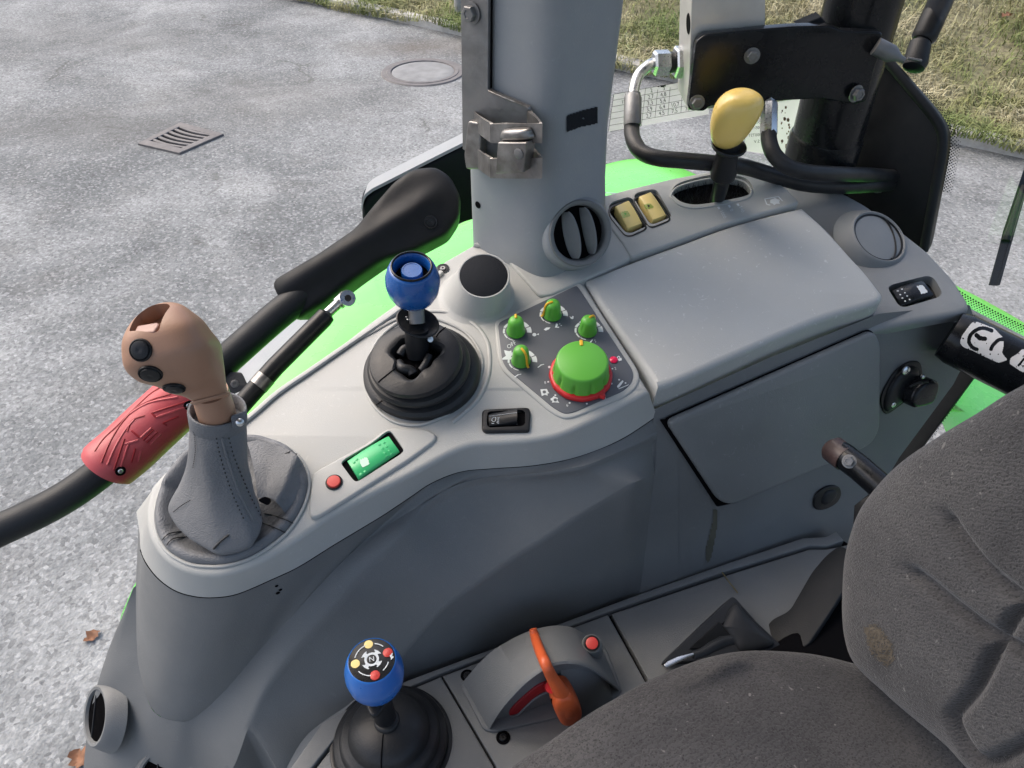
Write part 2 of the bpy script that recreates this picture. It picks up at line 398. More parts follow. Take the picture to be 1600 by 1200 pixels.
def asphalt():
    m, t, b = nodes('weathered_asphalt')
    n = nz(t, .8, 8, .66, .5); o = ramp(t, n.outputs[0], [(.36, (.125, .133, .135)), (.5, (.205, .215, .216)), (.66, (.30, .311, .309))])
    n2 = nz(t, 2.6, 5, .6); o = mixc(t, ramp(t, n2.outputs[0], [(.5, (0, 0, 0)), (.72, (.5,) * 3)]), o, (.145, .145, .14))
    v = t.nodes.new('ShaderNodeTexVoronoi'); v.inputs['Scale'].default_value = 62
    t.links.new(t.nodes['tc'].outputs['Object'], v.inputs['Vector'])
    sp = t.nodes.new('ShaderNodeSeparateColor'); t.links.new(v.outputs['Color'], sp.inputs[0])
    o = mixc(t, ramp(t, sp.outputs[0], [(.62, (0, 0, 0)), (.98, (.34,) * 3)]), o, (.48, .49, .49))
    o = mixc(t, ramp(t, sp.outputs[1], [(.55, (0, 0, 0)), (.97, (.46,) * 3)]), o, (.08, .082, .085))
    n3 = nz(t, 45, 5, .75); o = mixc(t, .5, o, ramp(t, n3.outputs[0], [(.34, (.30,) * 3), (.66, (.72,) * 3)]), 'OVERLAY')
    ge = t.nodes.new('ShaderNodeNewGeometry'); wn = nz(t, 1.7, 6, .7)
    for (sx, sy), r0, r1, k_, cc in STAINS:
        mp = t.nodes.new('ShaderNodeVectorMath'); mp.operation = 'SUBTRACT'; mp.inputs[1].default_value = (sx, sy, 0); t.links.new(ge.outputs['Position'], mp.inputs[0])
        m2 = t.nodes.new('ShaderNodeVectorMath'); m2.operation = 'MULTIPLY'; m2.inputs[1].default_value = (.6, 1.5, 0); t.links.new(mp.outputs[0], m2.inputs[0])
        ln = t.nodes.new('ShaderNodeVectorMath'); ln.operation = 'LENGTH'; t.links.new(m2.outputs[0], ln.inputs[0])
        ad = t.nodes.new('ShaderNodeMath'); ad.operation = 'MULTIPLY_ADD'; ad.inputs[1].default_value = 1.6 * r1; t.links.new(wn.outputs[0], ad.inputs[0]); t.links.new(ln.outputs['Value'], ad.inputs[2])
        o = mixc(t, ramp(t, ad.outputs[0], [(min(.9, (r0 + .8 * r1) / 3), (k_,) * 3), (min(1, (r1 + .8 * r1) / 3), (0, 0, 0))]) if False else stain_fac(t, ad.outputs[0], r0 + .6 * r1, 1.8 * r1, k_), o, cc)
    cr = t.nodes.new('ShaderNodeTexVoronoi'); cr.feature = 'DISTANCE_TO_EDGE'; cr.inputs['Scale'].default_value = .55
    dn = nz(t, 3, 5, .6); av = t.nodes.new('ShaderNodeVectorMath'); av.operation = 'MULTIPLY_ADD'; av.inputs[1].default_value = (.35, .35, .35)
    t.links.new(dn.outputs['Color'], av.inputs[0]); t.links.new(t.nodes['tc'].outputs['Object'], av.inputs[2]); t.links.new(av.outputs[0], cr.inputs['Vector'])
    ck = ramp(t, cr.outputs['Distance'], [(.004, (1, 1, 1)), (.012, (0, 0, 0))]); km = nz(t, 1.2, 3)
    ck = mixc(t, 1, ck, ramp(t, km.outputs[0], [(.56, (0, 0, 0)), (.64, (.42,) * 3)]), 'MULTIPLY')
    o = mixc(t, ck, o, (.07, .068, .06))
    t.links.new(o, b.inputs['Base Color']); b.inputs['Roughness'].default_value = .92; b.inputs['Specular IOR Level'].default_value = .12
    v2 = t.nodes.new('ShaderNodeTexVoronoi'); v2.feature = 'SMOOTH_F1'; v2.inputs['Scale'].default_value = 92; v2.inputs['Smoothness'].default_value = .8
    t.links.new(t.nodes['tc'].outputs['Object'], v2.inputs['Vector']); bump(t, b, v2.outputs['Distance'], .006, .6); bump(t, b, n3.outputs[0], .006, .6)
    return m
M['asphalt'] = asphalt()
def glass(name, dens):
    m = bpy.data.materials.new(name); m.use_nodes = True; t = m.node_tree; t.nodes.clear()
    out = t.nodes.new('ShaderNodeOutputMaterial'); mx = t.nodes.new('ShaderNodeMixShader'); tr = t.nodes.new('ShaderNodeBsdfTransparent')
    gl = t.nodes.new('ShaderNodeBsdfGlossy'); gl.inputs['Roughness'].default_value = .03; fr = t.nodes.new('ShaderNodeFresnel'); fr.inputs['IOR'].default_value = 1.45
    tr.inputs[0].default_value = (dens, dens, dens, 1)
    t.links.new(fr.outputs[0], mx.inputs[0]); t.links.new(tr.outputs[0], mx.inputs[1]); t.links.new(gl.outputs[0], mx.inputs[2]); t.links.new(mx.outputs[0], out.inputs[0])
    return m
M['glass'] = glass('window_glass', .95)
def paper():
    m, t, b = nodes('translucent_white_film'); n = nz(t, 12, 4)
    c = ramp(t, n.outputs[0], [(.3, (.70, .70, .69)), (.7, (.84, .84, .83))]); t.links.new(c, b.inputs['Base Color']); b.inputs['Roughness'].default_value = .6
    tl = t.nodes.new('ShaderNodeBsdfTranslucent'); t.links.new(c, tl.inputs[0]); mx = t.nodes.new('ShaderNodeMixShader'); mx.inputs[0].default_value = .5
    t.links.new(b.outputs[0], mx.inputs[1]); t.links.new(tl.outputs[0], mx.inputs[2]); t.links.new(mx.outputs[0], t.nodes['Material Output'].inputs[0]); return m
M['paper'] = paper()
def film():
    m = M['paper'].copy(); m.name = 'clear_printed_film'; t = m.node_tree; out = t.nodes['Material Output']; src = out.inputs[0].links[0].from_socket
    tr = t.nodes.new('ShaderNodeBsdfTransparent'); mx = t.nodes.new('ShaderNodeMixShader'); mx.inputs[0].default_value = .48
    t.links.new(tr.outputs[0], mx.inputs[1]); t.links.new(src, mx.inputs[2]); t.links.new(mx.outputs[0], out.inputs[0]); return m
M['film'] = film()
def soil():
    m, t, b = nodes('verge_soil'); n = nz(t, 1.1, 6, .65); n2 = nz(t, 25, 4, .6)
    o = ramp(t, n.outputs[0], [(.3, (.09, .10, .045)), (.5, (.20, .19, .10)), (.7, (.30, .27, .18))])
    o = mixc(t, ramp(t, n2.outputs[0], [(.4, (.6,) * 3), (.6, (0, 0, 0))]), o, (.06, .05, .03))
    t.links.new(o, b.inputs['Base Color']); b.inputs['Roughness'].default_value = .95; return m
M['soil'] = soil()
def grassmat():
    m, t, b = nodes('autumn_grass'); n = nz(t, .9, 4, .6); n2 = nz(t, 9, 3)
    o = ramp(t, n.outputs[0], [(.35, (.20, .27, .085)), (.48, (.36, .37, .16)), (.6, (.62, .56, .36))])
    o2 = ramp(t, n2.outputs[0], [(.35, (.45,) * 3), (.65, (1.0,) * 3)])
    t.links.new(mixc(t, 1, o, o2, 'MULTIPLY'), b.inputs['Base Color']); b.inputs['Roughness'].default_value = .8
    b.inputs['Specular IOR Level'].default_value = .2; return m
M['grass'] = grassmat()
# ================================================================== OUTSIDE
G = H(0)
g = MB(); g.flat([(-40, -20, 0), (40, -20, 0), (40, 60, 0), (-40, 60, 0)])
o = solo('ground', g, M['asphalt'], kind='structure')
# kerb line on the ground: runs from the upper left to the right
K0 = G(610, 32); K1 = G(1545, 236); kd = (K1 - K0).normalized(); kn = Vector((-kd.y, kd.x, 0))
if kn.y < 0: kn = -kn
rings = []
for i in range(81):
    s = -14 + i * .35; c = K0 + kd * s; j = .03 * noise.noise(Vector((s * 1.7, 3, 0)))
    sink = .07 * max(0, noise.noise(Vector((s * .9, 7, 0))) + .05)
    rings.append([c + kn * (x + j) + Vector((0, 0, z - sink)) for x, z in ((0, -.05), (.01, .085), (.03, .10), (.13, .105), (.15, .09), (.15, -.05))])
kb = MB(); kb.loft(rings, False); solo('kerb', kb, M['kerb'], kind='structure')
def bank(s, d):
    z = .06 + .30 * d * (1 - math.exp(-d * .8)) * .55 + .07 * noise.noise(Vector((s * .6, d * .6, 0))) + .03 * noise.noise(Vector((s * 2.3, d * 2.3, 4)))
    return K0 + kd * s + kn * (d + .14) + Vector((0, 0, z))
vb = MB(); rows = []
for i in range(121): rows.append([bank(-14 + i * .24, j * .28) for j in range(46)])
vb.loft(rows, False); solo('verge', vb, M['soil'], kind='structure')
# grass: one mesh of blades
rng = np.random.default_rng(3); gv = []; gf = []
for k in range(120000):
    s = rng.uniform(-6.5, 11); d = rng.uniform(0, 1) ** 1.35 * 8.5 - .22
    cl = noise.noise(Vector((s * 1.1, d * 1.1, 9)))
    if cl < -.3 and rng.random() < .4: continue
    p = bank(s, max(d, -.1)) if d > -.1 else bank(s, -.1) + kn * (d + .1) + Vector((0, 0, -.02)); h = rng.uniform(.05, .14) * (1 + 1.5 * max(0, cl)); a = rng.uniform(0, 6.28)
    dx, dy = math.cos(a), math.sin(a); ln = rng.uniform(.6, 1.9) * h; wd = rng.uniform(.003, .0065)
    tip = p + Vector((dx * ln, dy * ln - .25 * h, h * .75)); mid = p + Vector((dx * ln * .35, dy * ln * .35, h * .65))
    sx = Vector((-dy, dx, 0)) * wd; o = len(gv); gv += [p - sx, p + sx, mid + sx * .8, mid - sx * .8, tip]
    gf += [(o, o + 1, o + 2, o + 3), (o + 3, o + 2, o + 4)]
gm = MB(); gm.v = gv; gm.f = gf
me = bpy.data.meshes.new('grass'); me.from_pydata(gv, [], gf); me.materials.append(M['grass'])
go = bpy.data.objects.new('grass', me); COL.objects.link(go)
setp(go, 'dry autumn grass covering the bank behind the kerb', 'grass', kind='stuff')
# manhole
c = G(661, 113); t = thing('manhole_cover', 'round iron and concrete manhole cover set in the asphalt', 'manhole cover', c); F = Matrix.Translation(c)
part('frame', MB().lathe([(.31, .004), (.315, .016), (.35, .018), (.355, .012), (.40, .012), (.41, .0)], F, 56), M['iron'], t)
part('lid', MB().lathe([(0, .009), (.20, .010), (.285, .012), (.305, .006)], F, 48), M['concrete'], t)
# storm drain
q = [G(u, v) for u, v in ((216, 227), (283, 194), (350, 212), (281, 242))]
def bq(a, b, z): return q[0].lerp(q[1], a).lerp(q[3].lerp(q[2], a), b) + Vector((0, 0, z))
t = thing('storm_drain', 'rusty iron storm drain grate with curved slots in the asphalt', 'drain grate', bq(.5, .5, 0))
part('pit', MB().flat([bq(.05, .05, .004), bq(.95, .05, .004), bq(.95, .95, .004), bq(.05, .95, .004)]), M['void'], t)
fm = MB()
for a0, a1, b0, b1 in ((0, .17, 0, 1), (.86, 1, 0, 1), (.17, .86, 0, .12), (.17, .86, .86, 1)):
    fm.slab([bq(a0, b0, 0), bq(a1, b0, 0), bq(a1, b1, 0), bq(a0, b1, 0)], (0, 0, 1), .018, 0, .004)
part('frame', fm, M['iron'], t)
for k in range(6):
    a = .17 + (k + .0) * .125; pts0 = []; pts1 = []
    for j in range(9):
        b = .12 + .74 * j / 8; cv = -.045 * math.sin(math.pi * j / 8)
        pts0.append(bq(a + cv + .045, b, 0)); pts1.append(bq(a + cv + .105, b, 0))
    part('bar', MB().slab(pts0 + pts1[::-1], (0, 0, 1), .016, 0, .003), M['iron'], t)
# bollard
c = G(712, 42); c.z = 0
solo('concrete_post', MB().lathe([(.085, -.05), (.082, .35), (.075, .62), (.05, .66), (0, .665)], Matrix.Translation(c + kn * .12), 24), M['concrete'],
     'stubby pale concrete post standing at the edge of the grass', 'post')
def leaf(u, v, s, lab, seed, on=None):
    rr = random.Random(seed); c = G(u, v) if on is None else on; mb = MB(); n = 9; pts = []
    a0 = rr.uniform(0, 6)
    rows = []
    for i in range(n):
        x = (i / (n - 1) - .5); wv = .34 * math.sin(math.pi * (i + .3) / (n - .4)) ** .7 * (1 + .35 * math.sin(i * 2.4))
        rows.append([c + Vector((math.cos(a0) * x - math.sin(a0) * y, math.sin(a0) * x + math.cos(a0) * y, .16 + .25 * abs(y) + .12 * math.sin(7 * x + y * 5))) * s for y in (-wv, -wv * .4, 0, wv * .5, wv)])
    mb.loft(rows, False); solo('fallen_leaf', mb, M['leaf'], lab, 'leaf', fixn=False)
leaf(145, 996, .06, 'curled brown leaf lying alone on the asphalt at left', 1)
leaf(128, 1188, .085, 'orange brown leaf at the foot of the console nose', 2)
leaf(1566, 42, .13, 'reddish leaf lying on the grass at upper right', 5, on=hit(bvh(vb), 1566, 42, .09)[0])
# ================================================================== TRACTOR BODY OUTSIDE THE WINDOWS
ft = thing('rear_fender', 'bright lime green tractor fender below the windows', 'fender', T(560, 470, 1.2))
outer = [(262, 1060, 1.60), (212, 958, 1.645), (206, 925, 1.66), (300, 745, 1.75), (415, 580, 1.79), (470, 523, 1.80), (545, 452, 1.80), (575, 427, 1.80), (600, 414, 1.80),
         (740, 336, 1.80), (870, 283, 1.80), (945, 255, 1.79), (1000, 246, 1.785), (1050, 256, 1.78), (1120, 284, 1.77), (1300, 350, 1.74), (1480, 437, 1.71), (1620, 514, 1.69), (1800, 640, 1.67)]
O3 = [H(z)(u, v) for u, v, z in outer]; O3 = spl(O3, 5)
nO = len(O3)
def fin(d):
    out = []
    for i, p in enumerate(O3):
        s = i / (nO - 1); x = .30 - .75 * max(0, (s - .6) / .4); ext = min(1, max(.18, (s - .12) / .25))
        out.append(p + Vector((x, -.95, 0)) * min(d, max(.03, min(d, .5 + (.55 if s > .86 else 0)) * ext)))
    return out
part('fender_top', MB().loft([[p + Vector((0, .004, -.07)) for p in O3], [p + Vector((0, 0, -.012)) for p in O3], fin(.006),
     [p + Vector((0, 0, .006)) for p in fin(.03)], [p + Vector((0, 0, .02)) for p in fin(.2)], [p + Vector((0, 0, .02)) for p in fin(.5)], [p + Vector((0, 0, .0)) for p in fin(1.05)]], False), M['lime'], ft, fixn=False)
ext = [(345, 640, 1.72), (372, 580, 1.755), (400, 545, 1.77), (430, 513, 1.775), (470, 470, 1.78), (520, 432, 1.78), (600, 395, 1.78)]
E3 = spl([H(z)(u, v) for u, v, z in ext], 5)
part('mudguard_strip', MB().loft([[p + Vector((0, 0, -.05)) for p in E3], [p for p in E3], [p + Vector((.05, -.16, .006)) for p in E3]], False), M['pillar'], ft, fixn=False)
# ================================================================== SIDE CONSOLE
con = thing('side_console', 'grey moulded side console along the window carrying the levers and switches', 'console', A(700, 650))
e_drv = [(235, 760), (227, 792), (227, 821), (237, 851), (259, 877), (288, 893), (325, 900), (360, 896), (403, 880), (440, 859), (469, 841), (520, 806), (575, 776), (631, 748), (675, 724), (712, 705), (746, 695), (800, 692), (868, 683), (935, 655), (1016, 612)]
b_drv = [(213, 800), (218, 832), (220, 859), (229, 880), (248, 904), (275, 923), (307, 932), (339, 933), (373, 927), (427, 904), (467, 885), (520, 852), (560, 828), (598, 805), (640, 777), (675, 754), (719, 737), (766, 732), (834, 727), (901, 714), (969, 687), (1026, 650)]
e_back = [(1016, 612), (913, 440), (985, 402), (945, 335), (860, 330), (735, 383), (690, 409), (660, 436), (625, 468), (580, 500), (535, 535), (485, 572), (435, 607), (387, 648), (330, 686), (280, 717), (252, 740), (235, 760)]
N1, N2 = 120, 110
E1 = resample(A.many(spl(e_drv, 6)), N1); B1 = resample(A.many(spl(b_drv, 6), -.034), N1)
E2 = resample(A.many(e_back), N2)[1:-1]; B2 = [p - A.n * .034 for p in E2]
# make the two ends meet
gait_px = zc(200, 640, 3.75)([(157, 600), (160, 680), (185, 770), (250, 850), (360, 905), (480, 920), (590, 912), (720, 870), (850, 790), (950, 700), (1030, 570), (1062, 450), (1045, 350), (990, 265), (900, 205), (790, 168), (690, 163), (560, 175), (430, 215), (330, 275), (240, 380), (185, 480)])
G3 = A.many(spl(gait_px, 5, True))
tt = MB().slab(E1 + E2, A.n, 0, -.034, .006, holes=[G3], hole_bot=-.02, B=B1 + B2)
part('top_trim', tt, M['light'], con, angle=50)
# raised rings moulded into the trim
ring = A.many(spl(gait_px, 5, True), .0012)
sm_l = A.many(spl(b_drv[2:], 6), -.0348); part('trim_seam', MB().tube(sm_l, .0009, 6), M['void'], con)
part('gaiter_ring', MB().tube(ring + ring[:1], .0016, 8, False), M['light'], con)
bz = zc(560, 480, 6)
bring = bz([(68, 620), (75, 760), (130, 900), (230, 1010), (350, 1080), (500, 1108), (640, 1090), (800, 1020), (960, 910), (1080, 780), (1150, 620), (1160, 500), (1120, 380), (1040, 270), (930, 190), (760, 120), (560, 90), (380, 140), (200, 290), (110, 450)])
br3 = A.many(spl(bring, 5, True), .0008)
part('boot_ring', MB().tube(br3 + br3[:1], .0017, 8, False), M['light'], con)
arc = A.many(spl(bz([(-60, 330), (120, 235), (330, 120), (540, 52), (760, 35), (940, 70), (1090, 160), (1190, 280), (1230, 420), (1220, 640), (1130, 850), (980, 1000), (880, 1080)]), 8), .0006)
part('moulded_ridge', MB().tube(arc, .0022, 8, True, .5), M['light'], con)
rib = A.many(spl([(330, 694), (388, 653), (435, 613), (485, 579), (540, 541), (600, 500), (640, 470), (690, 425)], 6), .0015)
part('window_edge_ridge', MB().tube(rib, .0035, 8, True, .7), M['light'], con)
# plate with the red button and the green rocker
ps = zc(440, 640, 4)
plate_px = rnd(ps([(172, 655), (196, 415), (230, 385), (560, 205), (660, 122), (900, 128), (965, 160), (968, 200), (800, 325), (400, 578), (235, 682), (190, 690)]), 14, 5)
hole_px = rnd(ps([(372, 345), (400, 318), (560, 225), (665, 142), (690, 150), (768, 262), (755, 285), (490, 455), (468, 462), (450, 450)]), 6, 3)
part('switch_plate', MB().slab(A.many(plate_px), A.n, .0035, 0, .0025, holes=[A.many(hole_px)], hole_bot=.0005), M['light'], con)
part('switch_recess', MB().flat(A.many(hole_px, .0006)), M['void'], con)
# control panel
pz = zc(760, 440, 5.714)
cp_px = rnd(pz([(100, 385), (795, 52), (815, 58), (1300, 800), (1312, 860), (1285, 930), (1210, 995), (770, 1185), (690, 1195), (590, 1135), (190, 800), (140, 720)]), 8, 5)
lip_px = rnd(pz([(72, 385), (95, 350), (790, 12), (850, 20), (1355, 800), (1368, 880), (1330, 965), (1240, 1035), (770, 1228), (680, 1232), (560, 1165), (150, 815), (105, 720)]), 14, 5)
part('panel_surround', MB().slab(A.many(lip_px), A.n, .0022, 0, .0022), M['light'], con)
cpan = part('control_panel', MB().slab(A.many(cp_px), A.n, .0030, .0, .0006), M['panel'], con)
PH = .0034
Ah = lambda u, v: A(u, v, PH)
mk = MB()
def pxs(pts): mk.flat([Ah(*p) for p in pz(pts)])
def dot(x, y, r, n=14): mk.flat([Ah(*p) for p in pz([(x + r * math.cos(6.2832 * i / n), y + r * .85 * math.sin(6.2832 * i / n)) for i in range(n)])])
for x, y, r in ((563, 763, 13), (552, 895, 9), (743, 1083, 9), (896, 1090, 9), (1118, 911, 9), (1125, 778, 8), (615, 1014, 9), (1055, 663, 7)): dot(x, y, r)
def mtext(s, x, y, size, ang): text(mk, s, *pz([(x, y)])[0], size, Ah, ang)
mtext('OFF', 225, 565, 9, -32); mtext('2', 1152, 775, 6, -20); mtext('4', 1062, 1042, 5, -20); mtext('6', 722, 1105, 6, -20); mtext('8', 525, 903, 6, -15)
pxs([(482, 962), (540, 958), (552, 985), (562, 995), (545, 1000), (548, 1018), (520, 1010), (495, 1022), (490, 1000)])
pxs([(572, 1045), (590, 1035), (600, 1022), (640, 1040), (632, 1055), (650, 1082), (612, 1078), (585, 1080), (590, 1062), (575, 1060)])
pxs([(1165, 935), (1190, 905), (1215, 880), (1225, 890), (1205, 920), (1185, 945), (1172, 948)]); pxs([(1178, 955), (1270, 918), (1272, 923), (1182, 961)]); dot(1185, 876, 8); dot(1242, 905, 8)
pxs([(1172, 690), (1205, 680), (1210, 702), (1180, 712)]); pxs([(1165, 690), (1168, 670), (1180, 662), (1192, 668), (1196, 684), (1190, 684), (1184, 672), (1176, 673), (1172, 690)])
pxs([(158, 612), (205, 622), (222, 615), (228, 650), (200, 668), (228, 675), (222, 695), (140, 698), (142, 685), (175, 662), (165, 640)])
pxs([(512, 428), (535, 410), (572, 408), (560, 425), (530, 438)]); pxs([(612, 410), (622, 372), (640, 380), (632, 405), (650, 402), (648, 412)]); dot(655, 378, 5); dot(668, 392, 5)
pxs([(742, 310), (760, 318), (770, 305), (780, 312), (775, 335), (755, 332)]); pxs([(922, 540), (945, 515), (952, 520), (935, 545)]); dot(968, 522, 5); dot(975, 538, 5)
dot(428, 474, 18); pxs([(448, 470), (470, 462), (465, 478)]); pxs([(248, 850), (285, 825), (290, 832), (255, 856)]); pxs([(288, 830), (310, 822), (312, 828), (290, 834)])
pxs([(455, 765), (490, 738), (496, 745), (462, 770)]); pxs([(478, 742), (515, 735), (515, 741), (480, 750)])
KN = [((806, 518), 92, 'green rotary knob at the outer left corner of the control panel, pointer straight up'),
      ((863, 492), 195, 'green rotary knob at the top of the control panel, pointer bent over its side'),
      ((918, 517), 42, 'green rotary knob just above the large dial, pointer toward the lid'),
      ((814, 564), -52, 'green rotary knob beside the white arrow mark, pointer turned down and right')]
for (u, v), pa, lab in KN:
    Fk = frame(A(u, v, PH), A.n)
    for k in range(8):
        a0 = R(258 - k * 33.5); a1 = R(258 - (k + 1) * 33.5 + 4); r0 = .0118; rr_ = .0127 + .0006 * k
        pts = [Fk @ Vector((math.cos(a0 + (a1 - a0) * i / 4) * r0, math.sin(a0 + (a1 - a0) * i / 4) * r0, 0)) for i in range(5)]
        pts += [Fk @ Vector((math.cos(a1 + (a0 - a1) * i / 4) * rr_, math.sin(a1 + (a0 - a1) * i / 4) * rr_, 0)) for i in range(5)]
        mk.flat(pts)
part('panel_markings', mk, M['white'], cpan, fixn=False)
bm_ = MB(); 
for x, y in ((517, 985), (615, 1056)): bm_.flat([A(*p, PH + .0003) for p in pz([(x + 16 * math.cos(.524 * i), y + 14 * math.sin(.524 * i)) for i in range(12)])])
part('panel_dots', bm_, M['panel'], cpan, fixn=False)
# window of the padlock lamp
Fl = frame(A(*pz([(1137, 700)])[0], PH), A.n)
solo('indicator_light', MB().lathe([(.0042, 0), (.0042, .0008), (.003, .0016), (0, .0019)], Fl, 20), M['led'], 'small red indicator light beside the padlock mark', 'indicator light')
# rotary knobs: first one, then copies
def bell(th, z): return 1 - .10 * max(0, math.cos(3 * th + math.pi)) ** 8 * max(0, 1 - ((z - .0115) / .0065) ** 2)
k0 = None
for i, ((u, v), pa, lab) in enumerate(KN):
    Fk = frame(A(u, v, PH), A.n) @ Matrix.Rotation(R(pa), 4, 'Z')
    if i == 0:
        k0 = thing('rotary_knob', lab, 'knob', Fk, 'small green rotary knobs on the control panel')
        part('knob_body', MB().lathe([(.0100, 0), (.0102, .0010), (.0098, .0022), (.0094, .0035), (.0093, .005), (.0091, .0075), (.0089, .010), (.0086, .0125), (.0083, .0145), (.0079, .0164), (.0072, .0181), (.0059, .0197), (.0034, .0208), (0, .0211)], Fk, 60, bell), M['green'], k0, angle=80)
        pth = [Fk @ Vector(p) for p in ((.0005, 0, .0213), (.0035, 0, .0210), (.0062, 0, .0198), (.0082, 0, .0168), (.0093, 0, .011), (.0102, 0, .004), (.0125, 0, .0012))]
        part('pointer', MB().tube(spl(pth, 4), .0013, 8), M['yel2'], k0)
    else:
        c = k0.copy(); COL.objects.link(c); c.matrix_world = Fk; c['label'] = lab
        for ch in [x for x in k0.children]:
            d = ch.copy(); COL.objects.link(d); d.parent = c
Fd = frame(A(907, 588, PH), A.n)
dial = thing('depth_dial', 'large green dial with a red ring on the control panel', 'dial', Fd)
part('dial_body', MB().lathe([(.0295, .003), (.0295, .0045), (.0288, .0065), (.0284, .0085), (.0281, .0105), (.0278, .0125), (.0275, .015), (.0271, .018), (.0262, .0248), (.0252, .0264), (.0238, .027), (0, .0272)], Fd, 120,
     lambda th, z: 1 - .085 * max(0, math.cos(10 * th)) ** 5 * max(0, 1 - ((z - .0115) / .0085) ** 2)), M['green'], dial, angle=60)
rg = part('limit_ring', MB().lathe([(.0285, 0), (.0318, 0), (.0322, .0012), (.0318, .0045), (.0305, .0058), (.029, .006)], Fd, 90, lambda th, z: 1 + .016 * max(0, math.cos(12 * th)) ** 2), M['red'], dial)
an = R(-52); part('ring_pointer', MB().slab([Fd @ Vector((math.cos(an) * r + -math.sin(an) * s, math.sin(an) * r + math.cos(an) * s, 0)) for r, s in ((.030, -.005), (.0365, -.001), (.0365, .001), (.030, .005))], A.n, .0052, .0005, .001), M['red'], rg)
part('pointer', MB().slab(rnd([Fd @ Vector(p) for p in ((-.0017, .0185, 0), (.0017, .0185, 0), (.0017, .0256, 0), (-.0017, .0256, 0))], .0008, 3), A.n, .0281, .0262, .0006), M['yel2'], dial)
# loudspeaker-like round pod
Pb = A(744, 462); Pt = A(756, 431, .034); pn = (A.n + (CAM - Pt).normalized() * .45).normalized()
Fb = frame(Pb, A.n); Ft = frame(Pt, pn); md = MB(); rings = []
for k in range(13):
    s = k / 12; rad = .0395 + (.0282 - .0395) * (s ** .75); cc = Pb.lerp(Pt, s); nn = A.n.lerp(pn, s); Fq = frame(cc, nn)
    if k == 0: rad = .043
    rings.append([Fq @ Vector((math.cos(a) * rad, math.sin(a) * rad, 0)) for a in [2 * math.pi * j / 56 for j in range(56)]])
for rad, z in ((.0276, .0012), (.0262, .0012), (.0256, -.0005)): rings.append([Ft @ Vector((math.cos(2 * math.pi * j / 56) * rad, math.sin(2 * math.pi * j / 56) * rad, z)) for j in range(56)])
md.loft(rings, True, False, True)
pod = part('round_pod', md, M['light'], con, angle=50)
part('pod_cap', MB().lathe([(.0256, -.001), (.0254, .0008), (.0246, .0013), (0, .0014)], Ft, 56), M['cap'], pod)
# cross-head screw by the pod
def screw(u, v, fn, n, r, parent, m, h=0, name='screw'):
    Fs = frame(fn(u, v, h), n); q = MB().lathe([(r, 0), (r, r * .35), (r * .8, r * .55), (r * .35, r * .55), (r * .3, r * .2), (0, r * .2)], Fs, 20)
    return part(name, q, m, parent)
part('screw_well', MB().lathe([(.0072, .0012), (.0055, .0014), (.0052, .0005), (0, .0005)], frame(A(692, 420), A.n), 24), M['black'], con)
screw(692, 420, A, A.n, .0034, con, M['steel'], .001)
# pillar foot plate
foot = rnd([(735, 386), (775, 390), (843, 467), (862, 465), (984, 409), (988, 398), (950, 340), (860, 325)], 9, 5)
part('pillar_foot', MB().slab(A.many(foot), A.n, .0045, -.03, .003), M['light'], con)
# plate behind the lid: rockers and the slot of the yellow lever
sz = zc(940, 260, 4.706)
sp_px = sz([(-45, 330), (60, 480), (150, 600), (205, 690), (235, 690), (600, 560), (900, 450), (1200, 362), (1425, 300), (1440, 285), (1350, 190), (1240, 102), (1150, 62), (1000, 42), (840, 52), (500, 118), (200, 190), (-20, 250)])
slot_px = spl(sz([(510, 210), (560, 152), (700, 108), (850, 85), (1000, 98), (1070, 130), (1103, 190), (1060, 240), (900, 277), (700, 308), (585, 290), (525, 245)]), 5, True)
r1 = rnd(sz([(48, 325), (70, 290), (190, 252), (228, 268), (334, 450), (320, 470), (215, 518), (170, 512), (58, 375)]), 5, 3)
r2 = rnd(sz([(234, 240), (260, 218), (372, 194), (405, 208), (508, 385), (495, 405), (380, 452), (345, 445), (240, 275)]), 5, 3)
SPH = .006
part('switch_panel', MB().slab(A.many(sp_px), A.n, SPH, -.02, .003, holes=[A.many(q) for q in (slot_px, r1, r2)], hole_bot=-.012), M['light'], con)
part('slot_brush_bed', MB().flat(A.many(slot_px, -.009)), M['void'], con)
part('rocker_well', MB().flat(A.many(r1, -.0085)).flat(A.many(r2, -.0085)), M['black'], con)
for rq_ in (r1, r2):
    c_ = sum((Vector(q) for q in rq_), Vector((0, 0))) / len(rq_); lo = [A(*(c_ + (Vector(q) - c_) * .96), -.008) for q in rq_]; hi = [A(*(c_ + (Vector(q) - c_) * .985), SPH - .0004) for q in rq_]; ho = [A(*(c_ + (Vector(q) - c_) * 1.02), SPH + .0005) for q in rq_]; hp_ = [A(*(c_ + (Vector(q) - c_) * .93), SPH + .0008) for q in rq_]
    part('rocker_frame', MB().loft([lo, hp_, ho], True), M['black'], con)
ring = A.many(slot_px, SPH + .0002); part('slot_lip', MB().tube(ring + ring[:1], .0012, 8, False), M['light'], con)
hb = MB(); rr_ = random.Random(4)
for k in range(420):
    u = rr_.uniform(1050, 1170); v = rr_.uniform(280, 324)
    if not inside((u, v), slot_px): continue
    p = A(u, v, -.008); d = Vector((rr_.gauss(0, .35), rr_.gauss(-.2, .5), .9)).normalized(); q = p + d * rr_.uniform(.008, .014); s = Vector((.0004, 0, 0))
    hb.add([p - s, p + s, q], [(0, 1, 2)])
part('slot_brush', hb, M['blackm'], con, fixn=False)
wm = MB(); Sp = lambda u, v: A(u, v, SPH + .0004)
for s, x, y, a in (('1000', 893, 352, 62), ('0', 955, 322, 62), ('540', 1030, 315, 62)): text(wm, s, *sz([(x, y)])[0], 7, Sp, a)
